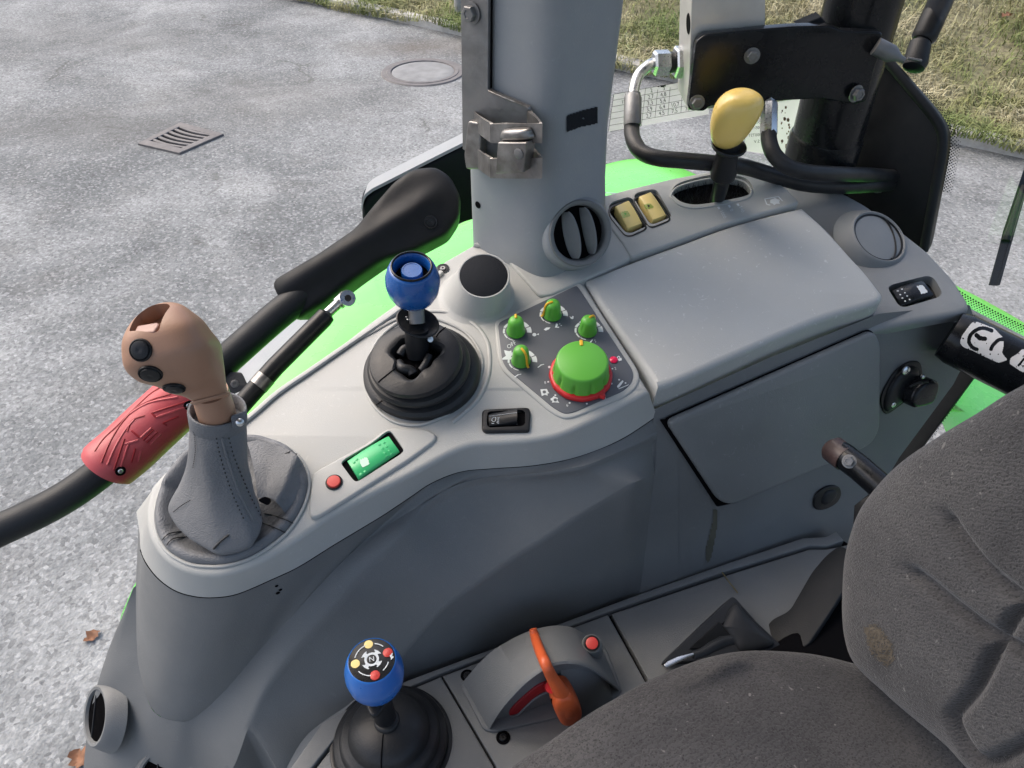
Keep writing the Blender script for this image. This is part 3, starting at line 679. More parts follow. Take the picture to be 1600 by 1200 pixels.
for x, y in ((858, 302), (937, 290), (1000, 280)): wm.flat([Sp(*p) for p in sz([(x - 10, y - 4), (x + 8, y - 8), (x + 14, y + 10), (x + 2, y + 14)])])
for a, b in (((1200, 240), (1300, 222)), ((1300, 222), (1330, 255)), ((1200, 240), (1215, 280)), ((1215, 280), (1240, 285))):
    pa, pb = sz([a, b]); wm.tube([A(*pa, SPH), A(*pb, SPH)], .0006, 6)
wm.flat([Sp(*p) for p in sz([(1240, 245), (1262, 238), (1275, 230), (1290, 240), (1312, 246), (1305, 262), (1312, 275), (1285, 274), (1270, 285), (1255, 272), (1240, 268)])])
part('switch_panel_print', wm, M['white'], con, fixn=False)
# storage lid
lz = zc(1060, 400, 2.963)
l_front = [(1026, 611)] + lz([(0, 588), (200, 500), (500, 368), (700, 290), (840, 250), (905, 228), (940, 205), (942, 180)])
l_right = lz([(900, 128), (860, 78), (790, 2)]) + [(1290, 360), (1252, 326)]
l_back = [(1252, 326)] + sz([(1200, 375), (900, 462), (600, 572), (235, 705)]) + [(914, 440)]
LE = spl(l_front, 5)[:-1] + spl(l_right, 4)[:-1] + spl(l_back, 4) + [Vector(q) for q in ((936, 478), (970, 528), (1000, 570))]
LH = .004
part('storage_lid', MB().slab(A.many(LE), A.n, LH, -.035, .0075), M['lid'], con, angle=60)
# lower body
def st(c0, c1, c2, c3, c4): return c0, c1, c2, c3, c4
pairs = [((212, 915, 1.845), (207, 927, 1.835)), ((213, 985, 1.79), (172, 1008, 1.755)), ((216, 1036, 1.755), (148, 1085, 1.70)), ((229, 1090, 1.725), (134, 1160, 1.64)),
         ((246, 1117, 1.712), (140, 1260, 1.575)), ((280, 1127, 1.71), (240, 1300, 1.565)), ((304, 1121, 1.713), (320, 1265, 1.60)), ((337, 1094, 1.735), (364, 1200, 1.675)),
         ((370, 1058, 1.765), (388, 1137, 1.728)), ((405, 1016, 1.80), (418, 1072, 1.778)), ((450, 970, 1.835), (474, 1001, 1.822)), ((490, 925, 1.862), (522, 950, 1.852)),
         ((540, 872, 1.89), (568, 893, 1.884)), ((600, 825, 1.911), (624, 842, 1.907)), ((650, 793, 1.921), (666, 797, 1.916)), ((690, 766, 1.927), (704, 769, 1.925)),
         ((740, 750, 1.934), (750, 753, 1.931)), ((800, 742, 1.938), (805, 748, 1.934)), ((870, 734, 1.942), (873, 741, 1.938)), ((930, 720, 1.945), (932, 728, 1.94))]
n = len(pairs)
C1 = [H(z)(u, v) for (u, v, z), _ in pairs] + [W(1027, 674)]; C2 = [H(z)(u, v) for _, (u, v, z) in pairs] + [W(1026, 684)]
C3d = {8: (440, 1215, 1.665), 9: (478, 1150, 1.70), 10: (545, 1100, 1.735), 11: (600, 1052, 1.765), 12: (632, 1022, 1.785), 13: (690, 955, 1.828), 14: (752, 908, 1.848), 15: (800, 874, 1.864), 16: (850, 842, 1.88), 17: (905, 805, 1.897), 18: (955, 775, 1.91), 19: (995, 752, 1.92)}
C4d = {8: (480, 1270, 1.66), 9: (515, 1180, 1.71), 10: (565, 1110, 1.742), 11: (606, 1078, 1.744), 12: (638, 1060, 1.744), 13: (705, 1034, 1.744), 14: (770, 1010, 1.744), 15: (815, 994, 1.744), 16: (860, 977, 1.744), 17: (905, 961, 1.744), 18: (945, 946, 1.744), 19: (975, 935, 1.744)}
body = MB()
def cols(ids, rows, k=4): return [spl([r[i] for i in ids], k) for r in rows]
top = resample(A.many(spl(b_drv, 6), -.0345), 90)
top_in = [p + (sum(top, Vector()) / 90 - p) * .012 for p in top]
c1r = resample(spl(C1, 6), 90)
mid1 = [a.lerp(b, .33) + (a.lerp(b, .33) - Vector((0, .5, a.z))) * 0 for a, b in zip(top_in, c1r)]; mid2 = [a.lerp(b, .68) for a, b in zip(top_in, c1r)]
body.loft([top, top_in, mid1, mid2, c1r], False)
# band between U line and ridge, rounded at both ends
k = 6; a1 = spl(C1, k); a2 = spl(C2, k)
zz = Vector((0, 0, 1))
body.loft([a1, [p.lerp(q, .12) + zz * .0005 for p, q in zip(a1, a2)], [p.lerp(q, .5) + zz * .0025 for p, q in zip(a1, a2)], [p.lerp(q, .85) + zz * .0025 for p, q in zip(a1, a2)], a2], False)
ids = list(range(8, 20)); c2 = [C2[i] for i in ids] + [C2[20]]; c3 = [H(C3d[i][2])(*C3d[i][:2]) for i in ids] + [W(1022, 745)]; c4 = [H(C4d[i][2])(*C4d[i][:2]) for i in ids] + [W(1001, 927)]
p2, p3, p4 = a2[48:], spl(c3, k), spl(c4, k)
rows = [p2]
for s, sg in ((.08, .10), (.3, .22), (.55, .2), (.8, .09), (.95, .0)):
    rows.append([a.lerp(b, s) - (A.n * .25 + Vector((0, -1, 0)) * .3) * 0 + Vector((0, .5, .1)) * (sg * .03) for a, b in zip(p2, p3)])
rows += [p3, [a.lerp(b, .05) for a, b in zip(p3, p4)], [a.lerp(b, .5) for a, b in zip(p3, p4)], p4, [p + Vector((0, .004, -.06)) for p in p4]]
body.loft(rows, False)
# front of the nose going down out of the picture
o2 = [C2[i] for i in range(0, 9)]; o2 = spl(o2, k)
o2 = a2[:49]; body.loft([o2, [p + Vector((0, 0, -.35)) for p in o2]], False)
bl = [r[0] for r in rows]; body.loft([bl, [p + Vector((0, 0, -.35)) for p in bl]], False)
body.loft([[W(1027, 655, -.002), W(1027, 674), W(1026, 684), W(1022, 745), W(1001, 927)], [W(1060, 638, 0), W(1060, 668), W(1060, 684), W(1060, 730), W(1060, 905)]], False)
wall = rnd([(1022, 640), (1200, 560), (1374, 490), (1515, 476), (1530, 520), (1490, 600), (1405, 715), (1318, 860), (1000, 950), (1010, 800)], 3)
def Wsoft(u, v): return W(u, v, -.0008)
body.flat([Wsoft(*q) for q in wall])
part('lower_body', body, M['dark'], con, angle=50)
# storage door
sd_px = rnd([(1037, 656), (1359, 514), (1369, 535), (1368, 668), (1354, 692), (1276, 727), (1202, 758), (1141, 785), (1119, 780)], 13, 6)
part('storage_door', MB().slab(W.many(sd_px), W.n, .008, .0005, .004), M['door'], con)
gq_ = rnd([(1034, 655), (1360, 512), (1371, 533), (1370, 669), (1355, 693), (1276, 728), (1202, 759), (1141, 787), (1117, 783)], 12, 5)
part('door_seam', MB().flat(W.many(gq_, .0012)), M['void'], con)
gp = rnd([(1030, 655), (1120, 792), (1143, 787), (1119, 776), (1042, 655)], 3, 3); part('door_gap_shade', MB().flat(W.many(gp, .0016)), M['void'], con)  # black strip laid in for the shade of the gap left of the door
sc_ = MB(); rs_ = random.Random(9)
for cx0, cy0, nn0, sx0, sy0 in ((1205, 612, 26, 26, 9), (1180, 690, 16, 18, 9), (1240, 640, 8, 40, 18), (1092, 690, 5, 10, 30)):
    for _ in range(nn0):
        x = cx0 + rs_.gauss(0, sx0); y = cy0 + rs_.gauss(0, sy0); a = rs_.gauss(1.3, .35); l_ = rs_.uniform(4, 13)
        if inside((x, y), sd_px) and inside((x + l_ * math.cos(a), y + l_ * math.sin(a)), sd_px): sc_.flat([W(x, y, .0083), W(x + .8, y, .0083), W(x + .5 + l_ * math.cos(a), y + l_ * math.sin(a), .0083)])
part('scuff_marks', sc_, mat('pale_scuffs', (.23, .245, .255), .6, var=.2), con, fixn=False)
# rear part of the console
rs_px = [(1190, 300), (1230, 268), (1262, 276), (1315, 298), (1352, 318), (1400, 352), (1450, 391), (1492, 436), (1514, 470), (1517, 482), (1502, 489), (1440, 500), (1374, 513), (1335, 524), (1290, 470)]
rz = zc(1280, 420, 3.75)
rk_px = rnd(rz([(400, 112), (425, 92), (630, 40), (672, 52), (722, 138), (705, 165), (500, 226), (465, 215)]), 7, 4)
part('rear_panel', MB().slab(A.many(rnd(rs_px, 10), -.030), A.n, 0, -.014, .007, holes=[A.many(rk_px, -.030)], hole_bot=-.015), M['mid'], con)
part('rocker_well', MB().flat(A.many(rk_px, -.042)), M['black'], con)
# round vent, closed
Fv = frame(A(1372, 371, -.018), (A.n + Vector((.25, -.25, .0))).normalized())
vt = part('round_vent', MB().lathe([(.050, -.016), (.044, -.006), (.0385, -.001), (.0375, .0015), (.035, .003), (.0335, .002), (.0325, -.001), (.031, -.0012)], Fv, 56), M['mid'], con)
part('vent_flap', MB().lathe([(.0322, -.002), (.031, .0002), (.02, .0016), (0, .0022)], Fv, 48), M['mid'], vt)
am = MB(); am.tube([Fv @ Vector((.010 + .012 * math.cos(a), .030 * math.sin(a), .0016)) for a in [R(-88 + 11 * i) for i in range(17)]], .0011, 6); part('flap_edge', am, M['black'], vt)
am = MB(); ring = [Fv @ Vector((.0325 * math.cos(a), .0325 * math.sin(a), .0008)) for a in [R(6 * i) for i in range(61)]]; am.tube(ring, .0010, 6, False); part('vent_gap', am, M['black'], vt)
# plug and socket on the driver side
pl_ = spl([(1270, 786), (1275, 770), (1292, 759), (1309, 760), (1313, 772), (1305, 786), (1288, 795), (1274, 795)], 4, True)
part('plug_ring', MB().slab(W.many(pl_), W.n, .0022, 0, .0015), M['black'], con)
part('plug_cap', MB().pillow(W.many(spl([(1283, 782), (1290, 768), (1305, 765), (1307, 774), (1296, 786), (1286, 788)], 4, True), .002), W.n, .003, 8), M['blackm'], con)
sk = spl(rz([(360, 800), (362, 740), (400, 660), (450, 590), (520, 545), (580, 545), (598, 590), (590, 660), (530, 750), (450, 815), (390, 850)]), 5, True)
part('latch_recess', MB().slab(W.many(sk), W.n, .0015, 0, .001), M['black'], con)
# front vents in the nose
bb = bvh(body)
def nosevent(u, v, n, r, parent, out=.003):
    p, _ = hit(bb, u, v)
    if p is None: p = H(1.66)(u, v)
    n = Vector(n).normalized(); Fn = frame(p + n * out, n); q = part('nose_vent', MB().lathe([(r * 1.35, -.012), (r * 1.16, -.001), (r * 1.04, .005), (r, .006), (r * .9, .0055), (r * .86, .002), (r * .8, -.012)], Fn, 44, None, False), M['dark'], parent)
    part('vent_throat', MB().lathe([(r * .87, .0022), (0, .0022)], Fn, 40), M['void'], q)
    sl = MB()
    for x in (-.35,):
        hl = r * math.sqrt(max(.05, .72 - x * x)); sl.slab([Fn @ Vector(c) for c in ((x * r, -hl, .001), (x * r + .0016, -hl, .001), (x * r + .0016, hl, .001), (x * r, hl, .001))], Fn.col[2].to_3d(), .0025, 0, .0005)
    part('vane', sl, M['blackm'], q)
nosevent(168, 1116, (-.66, -.45, .58), .030, con, .0075)
nosevent(262, 1213, (.05, -.55, .84), .030, con)
cap = MB(); 
for x, y, s in ((432, 915, 4), (438, 921, 4), (434, 926, 5)):
    p, nn = hit(bb, x, y, .0006)
    if p: cap.lathe([(.0018 * s / 4, 0), (0, .0004)], frame(p, nn), 6)
part('scuff_mark', cap, M['void'], con)
# dirt run under the storage door
run = patch(bb, rnd([(1113, 792), (1122, 796), (1120, 830), (1112, 870), (1104, 884), (1100, 862), (1106, 838), (1112, 815)], 4), 2.2, .0007)
part('dirt_run', run, mat('brown_dirt', (.085, .083, .062), .7, var=.25, vscale=60), con, fixn=False)
# ================================================================== CAB PILLAR
pil = thing('cab_pillar', 'upright grey cab pillar with a round air vent at its foot', 'pillar', Vector((.03, .81, 2.03)))
def psec(z, gx=0.0, gf=0.0):
    pts = [(-.047, .805), (-.040, .794), (.022, .749 - gf), (.036, .744 - gf), (.050, .747 - gf), (.096 + gx, .781 - gf * .3), (.103 + gx, .797), (.098 + gx, .90), (-.04, .90)]
    return rnd([Vector((x, y, z)) for x, y in pts], .012, 4)
secs = [psec(2.00, .014, .004), psec(2.036, .013, .003), psec(2.06, .010, .001), psec(2.095, .004, 0), psec(2.13, .001, 0), psec(2.19, -.001, 0), psec(2.30, .004, 0), psec(2.75, .014, 0)]
pm = MB(); pm.loft(secs, True, True, True)
cover = part('pillar_cover', pm, M['pillar'], pil, angle=60); pb = bvh(pm)
# vent
pc, _ = hit(pb, 900, 363); vnn = Vector((.27, -.87, .38)).normalized(); Fv = frame(pc + vnn * .013, vnn)
def carve(ob, cutmb, ang=38):
    co = make('cutter', cutmb, ob.data.materials[0], MW[ob]); co.matrix_world = MW[ob]
    bm_d = ob.modifiers.new('opening', 'BOOLEAN'); bm_d.operation = 'DIFFERENCE'; bm_d.object = co; bm_d.solver = 'EXACT'
    bpy.context.view_layer.update(); dg = bpy.context.evaluated_depsgraph_get(); nm = bpy.data.meshes.new_from_object(ob.evaluated_get(dg))
    ob.modifiers.clear(); ob.data = nm; bpy.data.objects.remove(co)
    for p in nm.polygons: p.use_smooth = True
    nm.set_sharp_from_angle(angle=R(ang))
carve(cover, MB().lathe([(.0362, -.013), (.0362, .05)], Fv, 56), 45)
part('vent_housing', MB().lathe([(.050, -.05), (.0445, -.025), (.0395, -.006), (.0375, -.0008), (.0362, -.0002), (.0362, -.012)], Fv, 56), M['pillar'], pil, angle=60)
vn = part('air_vent', MB().lathe([(.0366, -.004), (.0362, .0012), (.0350, .0028), (.0335, .0026), (.0305, .0004), (.0298, -.003), (.0292, -.012)], Fv, 56, lambda th, z: 1 + .006 * max(0, math.cos(10 * th)) ** 6, False), M['dark'], pil, angle=50)
part('vent_throat', MB().lathe([(.0362, -.0125), (.0300, -.0105), (0, -.0105)], Fv, 40), M['void'], vn)
rv = Matrix.Rotation(R(14), 4, 'Z')
for x0, wd, hl in ((-.0105, .0135, .026), (.0085, .0100, .0258)):
    sl = MB(); rows = []
    for i in range(17):
        y = -hl + 2 * hl * i / 16; b_ = math.sqrt(max(0, 1 - (y / (hl * 1.03)) ** 2)); bow = .0075 * b_
        rows.append([Fv @ rv @ Vector(p) for p in ((x0 + bow + .0012, y, -.0042), (x0 + bow + .0016, y, .0022 * b_), (x0 + bow, y, .0026 * b_), (x0 + bow - wd * b_, y, -.0070), (x0 + bow - wd * b_, y, -.0085))])
    sl.loft(rows, False); part('vane', sl, M['dark'], vn, angle=40)
hole = MB(); ph, pn_ = hit(pb, 747, 320, .0004); hole.lathe([(.0042, 0), (0, .0001)], frame(ph, pn_), 20); part('bolt_hole', hole, M['void'], pil)
tp = patch(pb, [(883, 180), (906, 172), (933, 165), (933, 193), (905, 199), (884, 207)], 1.6, .0012, lambda x, y: noise.noise(Vector((x * .25, y * .25, 1))) > -.62)
part('black_tape', tp, M['cap'], pil, fixn=False)
# steel bracket bolted on the front edge
VL = Plane((-.010, .7705, 2.2), (-.585, -.81, 0))
brk = thing('latch_bracket', 'bare welded steel latch bracket bolted to the grey pillar', 'bracket', VL(745, 150))
bp = [(722, -140), (768, -140), (766, 138), (829, 166), (832, 178), (832, 240), (740, 262), (736, 238), (726, 231)]
part('back_plate', MB().slab(VL.many(bp, .002), VL.n, .004, -.001, .001), M['oldsteel'], brk)
part('shadow_gap', MB().slab(VL.many([(764, -140), (771, -140), (769, 137), (764, 138)], .0012), VL.n, .001, 0, .0003), M['void'], brk)  # black strip painted in as the shade beside the back plate
gus = VL.many([(766, 139), (829, 166), (830, 169), (766, 143)], .006); part('weld_edge', MB().slab(gus, VL.n, .004, 0, .001), M['steel'], brk)
def strap(y0, dy, nm, hs=1.0):
    pts = [VL(741, y0 + 2, .006), VL(744, y0 + 6, .014), VL(764, y0 + 20, .031 * hs), VL(772, y0 + 22, .033 * hs), VL(840, y0 + 21, .033 * hs), VL(846, y0 + 19, .032 * hs), VL(838, y0 + 8, .018), VL(828, y0 - 1, .006)]
    P = spl(pts, 5); dnv = Vector((0, 0, -dy)); m = MB(); n = len(P); c = sum(P, Vector()) / n
    q = [p + (c - p).normalized() * .0032 for p in P]
    m.loft([[a, b, b + dnv, a + dnv] for a, b in zip(P, q)], True, True, True); part(nm, m, M['steel'], brk, angle=35)
strap(172, .019, 'upper_strap'); strap(226, .021, 'lower_strap')
part('side_plate', MB().slab(rnd(VL.many([(736, 186), (756, 190), (756, 262), (733, 262), (730, 240)], .010), .004), VL.n, .006, -.004, .002), M['steel'], brk)
cb = MB().slab(rnd(VL.many([(788, 217), (833, 217), (828, 264), (784, 266)], .033), .0015), VL.n, .011, -.004, .0014)
part('striker_block', cb, M['steel'], brk)
part('weld_bead', MB().pillow(spl(VL.many([(785, 206), (795, 200), (825, 199), (832, 205), (832, 217), (788, 218)], .034), 4, True), VL.n, .008, 8), M['steel'], brk)
part('pin', MB().lathe([(.0052, 0), (.0052, .0010), (.0042, .0014), (0, .0014)], frame(VL(811, 240, .0440), VL.n), 24), M['oldsteel'], brk)
def hexbolt(fr, r, h, parent, m, name='bolt', washer=True):
    q = MB()
    if washer: q.lathe([(r * 1.35, 0), (r * 1.35, h * .15), (r * .9, h * .2)], fr, 24)
    q.lathe([(r, h * .15), (r, h * .85), (r * .88, h), (r * .55, h * 1.02), (r * .5, h * .9), (0, h * .9)], fr, 6); return part(name, q, m, parent, angle=25)
hexbolt(frame(VL(737, 20, .007), VL.n), .0075, .007, brk, M['oldsteel'])
# ================================================================== REAR POST, BRACKET, HOSES
YB = Plane((0, .925, 2.2), (0, -1, 0))
post = thing('rear_post', 'thick black gloss painted post with a welded bracket plate', 'post', Vector((.413, .98, 1.95)))
part('tube', MB().lathe([(.044, -.1), (.044, .9)], Matrix.Translation(Vector((.413, .98, 1.95))), 40), M['gloss'], post)
part('lower_sleeve', MB().lathe([(.041, .0), (.0465, .002), (.0465, .150), (.0445, .155)], Matrix.Translation(Vector((.413, .982, 1.95))), 40), M['gloss'], post)
bpx = rnd([(1087, 64), (1100, 53), (1188, 44), (1240, 40), (1296, 39), (1316, 47), (1378, 49), (1376, 75), (1364, 111), (1354, 156), (1337, 162), (1279, 153), (1205, 157), (1107, 165), (1100, 173), (1074, 171)], 7, 4)
part('bracket_plate', MB().slab(YB.many(bpx), YB.n, .003, -.010, .002), M['gloss'], post)
part('weld_collar', MB().lathe([(.0445, .398), (.0475, .402), (.0485, .408), (.0465, .414), (.0445, .416)], Matrix.Translation(Vector((.413, .98, 1.95))), 40, lambda th, z: 1 + .012 * math.sin(23 * th)), M['gloss'], post)
part('web', MB().slab([YB(1247, 41, -.012), YB(1283, 26, -.012), YB(1296, 40, -.012), YB(1290, 44, -.012)], YB.n, .0, -.02, .002), M['cap'], post)
for u, v in ((1175, 87), (1089, 160)): hexbolt(frame(YB(u, v, .004), YB.n), .0068, .006, post, M['oldsteel'], 'nut')
hexbolt(frame(YB(1337, 146, .006), YB.n + Vector((.5, 0, 0))), .0075, .008, post, M['oldsteel'])
part('bolt_stub', MB().lathe([(.0098, 0), (.0098, .020), (.0040, .031), (.0032, .037), (0, .037)], frame(YB(1368, 72, .008), (.9, -.25, -.35)), 20), M['oldsteel'], post)
blk = thing('valve_block', 'drilled aluminium block bolted behind the black bracket plate', 'valve block', YB(1140, 20))
bk = MB(); P0 = YB.many([(1087, -190), (1196, -190), (1196, 165), (1075, 172)], -.012); bk.slab(P0, YB.n, 0, -.075, .0015)
part('block', bk, M['alu'], blk); blb = bvh(bk)
XB = Plane(P0[0].lerp(P0[3], .5), (-1, 0, 0))
bh, bn = hit(blb, 1076, 37, .0004); part('port', MB().lathe([(.0115, 0), (.0105, .0006), (.0095, .0003), (0, .0003)], frame(bh, bn), 28), M['void'], blk)
nb, nn_ = hit(blb, 1064, 97)
if nb is None: nb = YB(1068, 97, -.04); nn_ = Vector((-1, 0, 0))
nf = frame(nb, (-1, -.12, 0))
h1 = thing('hydraulic_hose', 'black hydraulic hose with a steel elbow fitting at the aluminium block', 'hose', nb, 'black hydraulic hoses behind the console')
part('locknut', MB().lathe([(.0195, 0), (.0195, .007), (.017, .009), (.012, .009)], nf, 6), M['zinc'], h1, angle=25)
part('seal', MB().lathe([(.012, .009), (.013, .015), (.012, .016)], nf, 24), M['black'], h1)
part('union_nut', MB().lathe([(.0125, .015), (.0155, .0165), (.0155, .033), (.0125, .036), (.0085, .036)], nf, 6), M['zinc'], h1, angle=25)
e0 = nf @ Vector((0, 0, .034)); td = (nb - CAM).dot(Vector((0, CP, -SP)))
el = spl([e0, T(1014, 102, td - .01), T(998, 117, td - .012), T(991, 137, td - .015), T(990, 152, td - .017)], 6)
part('elbow', MB().tube(el, .0068, 16), M['zinc'], h1)
part('ferrule', MB().tube([T(990, 146, td - .016), T(990, 149, td - .016), T(990, 151, td - .017), T(989, 153, td - .017), T(988, 193, td - .02), T(988, 196, td - .02)], [.0085, .0085, .0095, .0108, .0108, .0102], 24), M['oldsteel'], h1, angle=30)
hp = [T(988, 190, td - .02), T(987, 205, td - .02), T(991, 222, td - .03), T(1003, 238, td - .04), T(1028, 247, td - .05), T(1070, 251, td - .05), T(1115, 255, td - .045), T(1160, 260, td - .03), T(1205, 273, td - .01), T(1255, 287, td + .01), T(1310, 291, td + .03), T(1365, 289, td + .06), T(1400, 287, td + .12)]
part('hose', MB().tube(spl(hp, 6), .0096, 16), M['rubber'], h1)
h2 = thing('hydraulic_hose', 'black hydraulic hose hanging from a polished ferrule under the bracket plate', 'hose', YB(1201, 160), 'black hydraulic hoses behind the console')
t2 = (YB(1201, 160) - CAM).dot(Vector((0, CP, -SP)))
part('ferrule', MB().tube([T(1202, 150, t2), T(1202, 159, t2), T(1202, 161, t2), T(1202, 163, t2), T(1201, 208, t2), T(1201, 211, t2)], [.007, .007, .0098, .0105, .0105, .0098], 8), M['zinc'], h2, angle=25)
hp = [T(1201, 206, t2), T(1202, 222, t2 - .005), T(1210, 242, t2 - .01), T(1230, 260, t2 - .01), T(1262, 269, t2), T(1305, 272, t2 + .02), T(1350, 273, t2 + .06), T(1395, 276, t2 + .13)]
part('hose', MB().tube(spl(hp, 6), .0094, 16), M['rubber'], h2)
# ================================================================== CORNER PANEL, GLASS, WIPER
G2 = Plane(T(1500, 460, 1.05), (-L.x, -L.y, 0))
CPn = Plane(T(1420, 250, 1.03), (-.62, -.75, .12))
cpl = thing('corner_panel', 'matt black upright corner panel with a rounded lip behind the post', 'panel', CPn(1400, 380))
outl = rnd([(1330, 60), (1372, 86), (1388, 94), (1462, 178), (1480, 208), (1479, 240), (1450, 392), (1440, 400), (1300, 320), (1250, 262), (1290, 150)], 22, 6)
part('panel', MB().slab(CPn.many(outl), CPn.n, 0, -.02, .004), M['black'], cpl)
lip = spl([(1372, 90), (1388, 98), (1424, 140), (1458, 181), (1471, 206), (1472, 236), (1462, 290), (1443, 392)], 6)
lp = CPn.many(lip, .000); part('lip', MB().tube(lp, .0062, 12, True), M['blackm'], cpl)
for u, v in ((1372, 288),): part('grommet', MB().lathe([(.012, 0), (.0115, .003), (.009, .004), (0, .003)], frame(CPn(u, v), CPn.n), 24), M['oldsteel'], cpl)
rgl = thing('rear_window', 'rear window pane with a dotted black border beside the seat', 'window', G2(1540, 400))
gl = [(1455, -300), (2300, -500), (2300, 1000), (1330, 900), (1380, 700), (1470, 560), (1452, 430)]
part('pane', MB().slab([G2(1560, -150), G2(1900, -150), G2(1900, 900), G2(1360, 900), G2(1440, 420), G2(1400, 350), G2(1330, 60), G2(1310, -150)], G2.n, .002, -.003, .0008), M['glass'], rgl)
fr = MB()
def frit(path, wd, side, rows, step=4.6):
    P = resample(spl([Vector(p) for p in path], 8), int(sum((Vector(path[i + 1]) - Vector(path[i])).length for i in range(len(path) - 1)) / step))
    for i in range(len(P) - 1):
        d = (P[i + 1] - P[i]); d.normalize(); nrm = Vector((-d.y, d.x)) * side
        for r in range(rows):
            off = (r + .5) * wd / rows; c = P[i] + d * (step * .5 * (r % 2)) + nrm * off; rad = 1.75 * (1 - .55 * r / rows)
            fr.flat([G2(c.x + rad * math.cos(1.047 * k), c.y + rad * math.sin(1.047 * k), .003) for k in range(4)] if False else [G2(c.x + rad * math.cos(1.5708 * k), c.y + rad * math.sin(1.5708 * k), .003) for k in range(4)])
frit([(1437, 148), (1468, 182), (1484, 212), (1482, 242), (1470, 300)], 17, -1, 6)
frit([(1488, 446), (1520, 466), (1560, 488), (1604, 510)], 18, 1, 6)
frit([(1514, 577), (1478, 628), (1440, 682)], 16, -1, 5)
part('frit_dots', fr, M['ink'], rgl, fixn=False)
part('seal_strip', MB().slab(G2.many([(1517, 560), (1535, 575), (1420, 730), (1330, 860), (1300, 850)], .006), G2.n, .004, 0, .001), M['black'], rgl)
ls = MB(); ls.slab(G2.many(rnd([(1484, 464), (1520, 484), (1640, 546), (1640, 580), (1500, 505)], 4), .004), G2.n, .006, 0, .003); part('lower_seal', ls, M['pillar'], rgl)
wp = thing('rear_wiper', 'thin black wiper blade hanging at the right edge', 'wiper', T(1570, 380, 1.12))
part('blade', MB().slab([T(u, v, 1.12) for u, v in ((1603, 262), (1612, 262), (1560, 446), (1547, 445), (1562, 392), (1570, 360))], G2.n, .004, -.003, .001), M['blackm'], wp)
part('holder', MB().tube([T(1600, 290, 1.115), T(1572, 376, 1.115)], [.004, .006], 8), M['black'], wp)
gs = thing('window_strut', 'black gas strut ending in a ball joint at upper right', 'gas strut', T(1440, 80, 1.0))
part('cylinder', MB().tube([T(1480, -60, 1.0), T(1475, -10, 1.0), T(1444, 58, 1.0), T(1441, 64, 1.0)], [.0158, .0158, .0158, .012], 20), M['black'], gs)
part('rod_end', MB().tube([T(1442, 60, 1.0), T(1441, 66, 1.0), T(1438, 68, 1.0), T(1430, 98, 1.0), T(1427, 106, 1.0), T(1425, 110, 1.0)], [.010, .010, .0135, .0155, .0135, .006], 20), M['blackm'], gs)
part('clip', MB().tube([T(1418, 91, .985), T(1430, 93, .984), T(1440, 95, .985)], .0018, 6), M['oldsteel'], gs)
# side window with its transparent stickers
GS = Plane(T(980, 260, 1.10), (L.y, -L.x, 0))
sg = thing('side_window', 'side window pane behind the hoses carrying a printed speed table', 'window', GS(1100, 150))
part('pane', MB().slab([GS(925, 300), GS(925, -200), GS(1345, -200), GS(1340, 330)], GS.n, .002, -.003, .0008), M['glass'], sg)
tz = zc(930, 100, 5); TL, TR, BL, BR = [Vector(p) for p in tz([(146, 236), (895, 100), (103, 530), (885, 392)])]
def gp2(c, r):
    q = TL.lerp(TR, c).lerp(BL.lerp(BR, c), r); return q
def gline(c0, r0, c1, r1, wd=.62):
    a, b = gp2(c0, r0), gp2(c1, r1); d = (b - a).normalized(); nn = Vector((-d.y, d.x)) * wd * .5
    sm.flat([GS(*(p), .003) for p in (a - nn, a + nn, b + nn, b - nn)])
sm = MB(); cs = [0, .33, .46, .59, .72, .86, 1.0]
for r in range(7): gline(0 if r < 6 else .02, r / 6, 1 if r < 6 else .33, r / 6)
gline(.33, 5 / 6, 1, 5 / 6)
for c in cs: gline(c, 0 if c in (0, .33, 1.0) else .09, c, (6 if c <= .33 else 5.0) / 6)
for r, row in enumerate((('km/h', '2', '3', '', '', '', ''), ('18,4R38', '2,7', '4,8', '', '', '', ''), ('L', '3,3', '5,4', '', '', '', ''), ('M', '3,9', '6,4', '10,7', '', '', ''), ('H', '2,7', '4,5', '7,5', '7,9', '12,8', ''), ('R', '', '', '', '', '', ''))):
    for ci, s in enumerate(row):
        if not s: continue
        cc = .17 if ci == 0 else (cs[ci] + cs[ci + 1]) / 2; q = gp2(cc, (r + .52) / 6)
        text(sm, s, q.x, q.y, 9.2 if ci else 8.6, lambda u, v: GS(u, v, .003), -10, squash=.85)
q = gp2(.50, .03); 
for dx, dy, ww, hh in ((-5, 0, 3, 1.5), (1, -.4, 6, 3), (5, -1.2, 3, 2)): sm.flat([GS(q.x + dx + a * ww * .5, q.y + dy + b * hh * .5, .003) for a, b in ((-1, -1), (1, -1), (1, 1), (-1, 1))])
part('table_film', MB().slab(GS.many([TL, TR, BR, BL], .0005), GS.n, .0004, 0, .0001), M['film'], sg)
stk = part('speed_table', sm, M['ink'], sg, fixn=False)
pg = MB(); pg.slab(GS.many(rnd([(1160, 168), (1256, 152), (1243, 200), (1234, 246), (1165, 236)], 4), .0025), GS.n, .0006, 0, .0002)
part('paper_sticker', pg, M['paper'], sg)
pm2 = MB()
for s, x, y, a in (('HOM', 1262, 400, 9), ('888', 1262, 432, 6.5), ('DOTK', 1254, 458, 6), ('0051TT', 1246, 500, 6.5), ('000TST', 1246, 556, 6.5), ('S.V', 1262, 606, 7)):
    text(pm2, s, *tz([(x, y)])[0], a, lambda u, v: GS(u, v, .0035), -4, mirror=True)
part('mirrored_print', pm2, M['ink'], sg, fixn=False)
gr = MB()
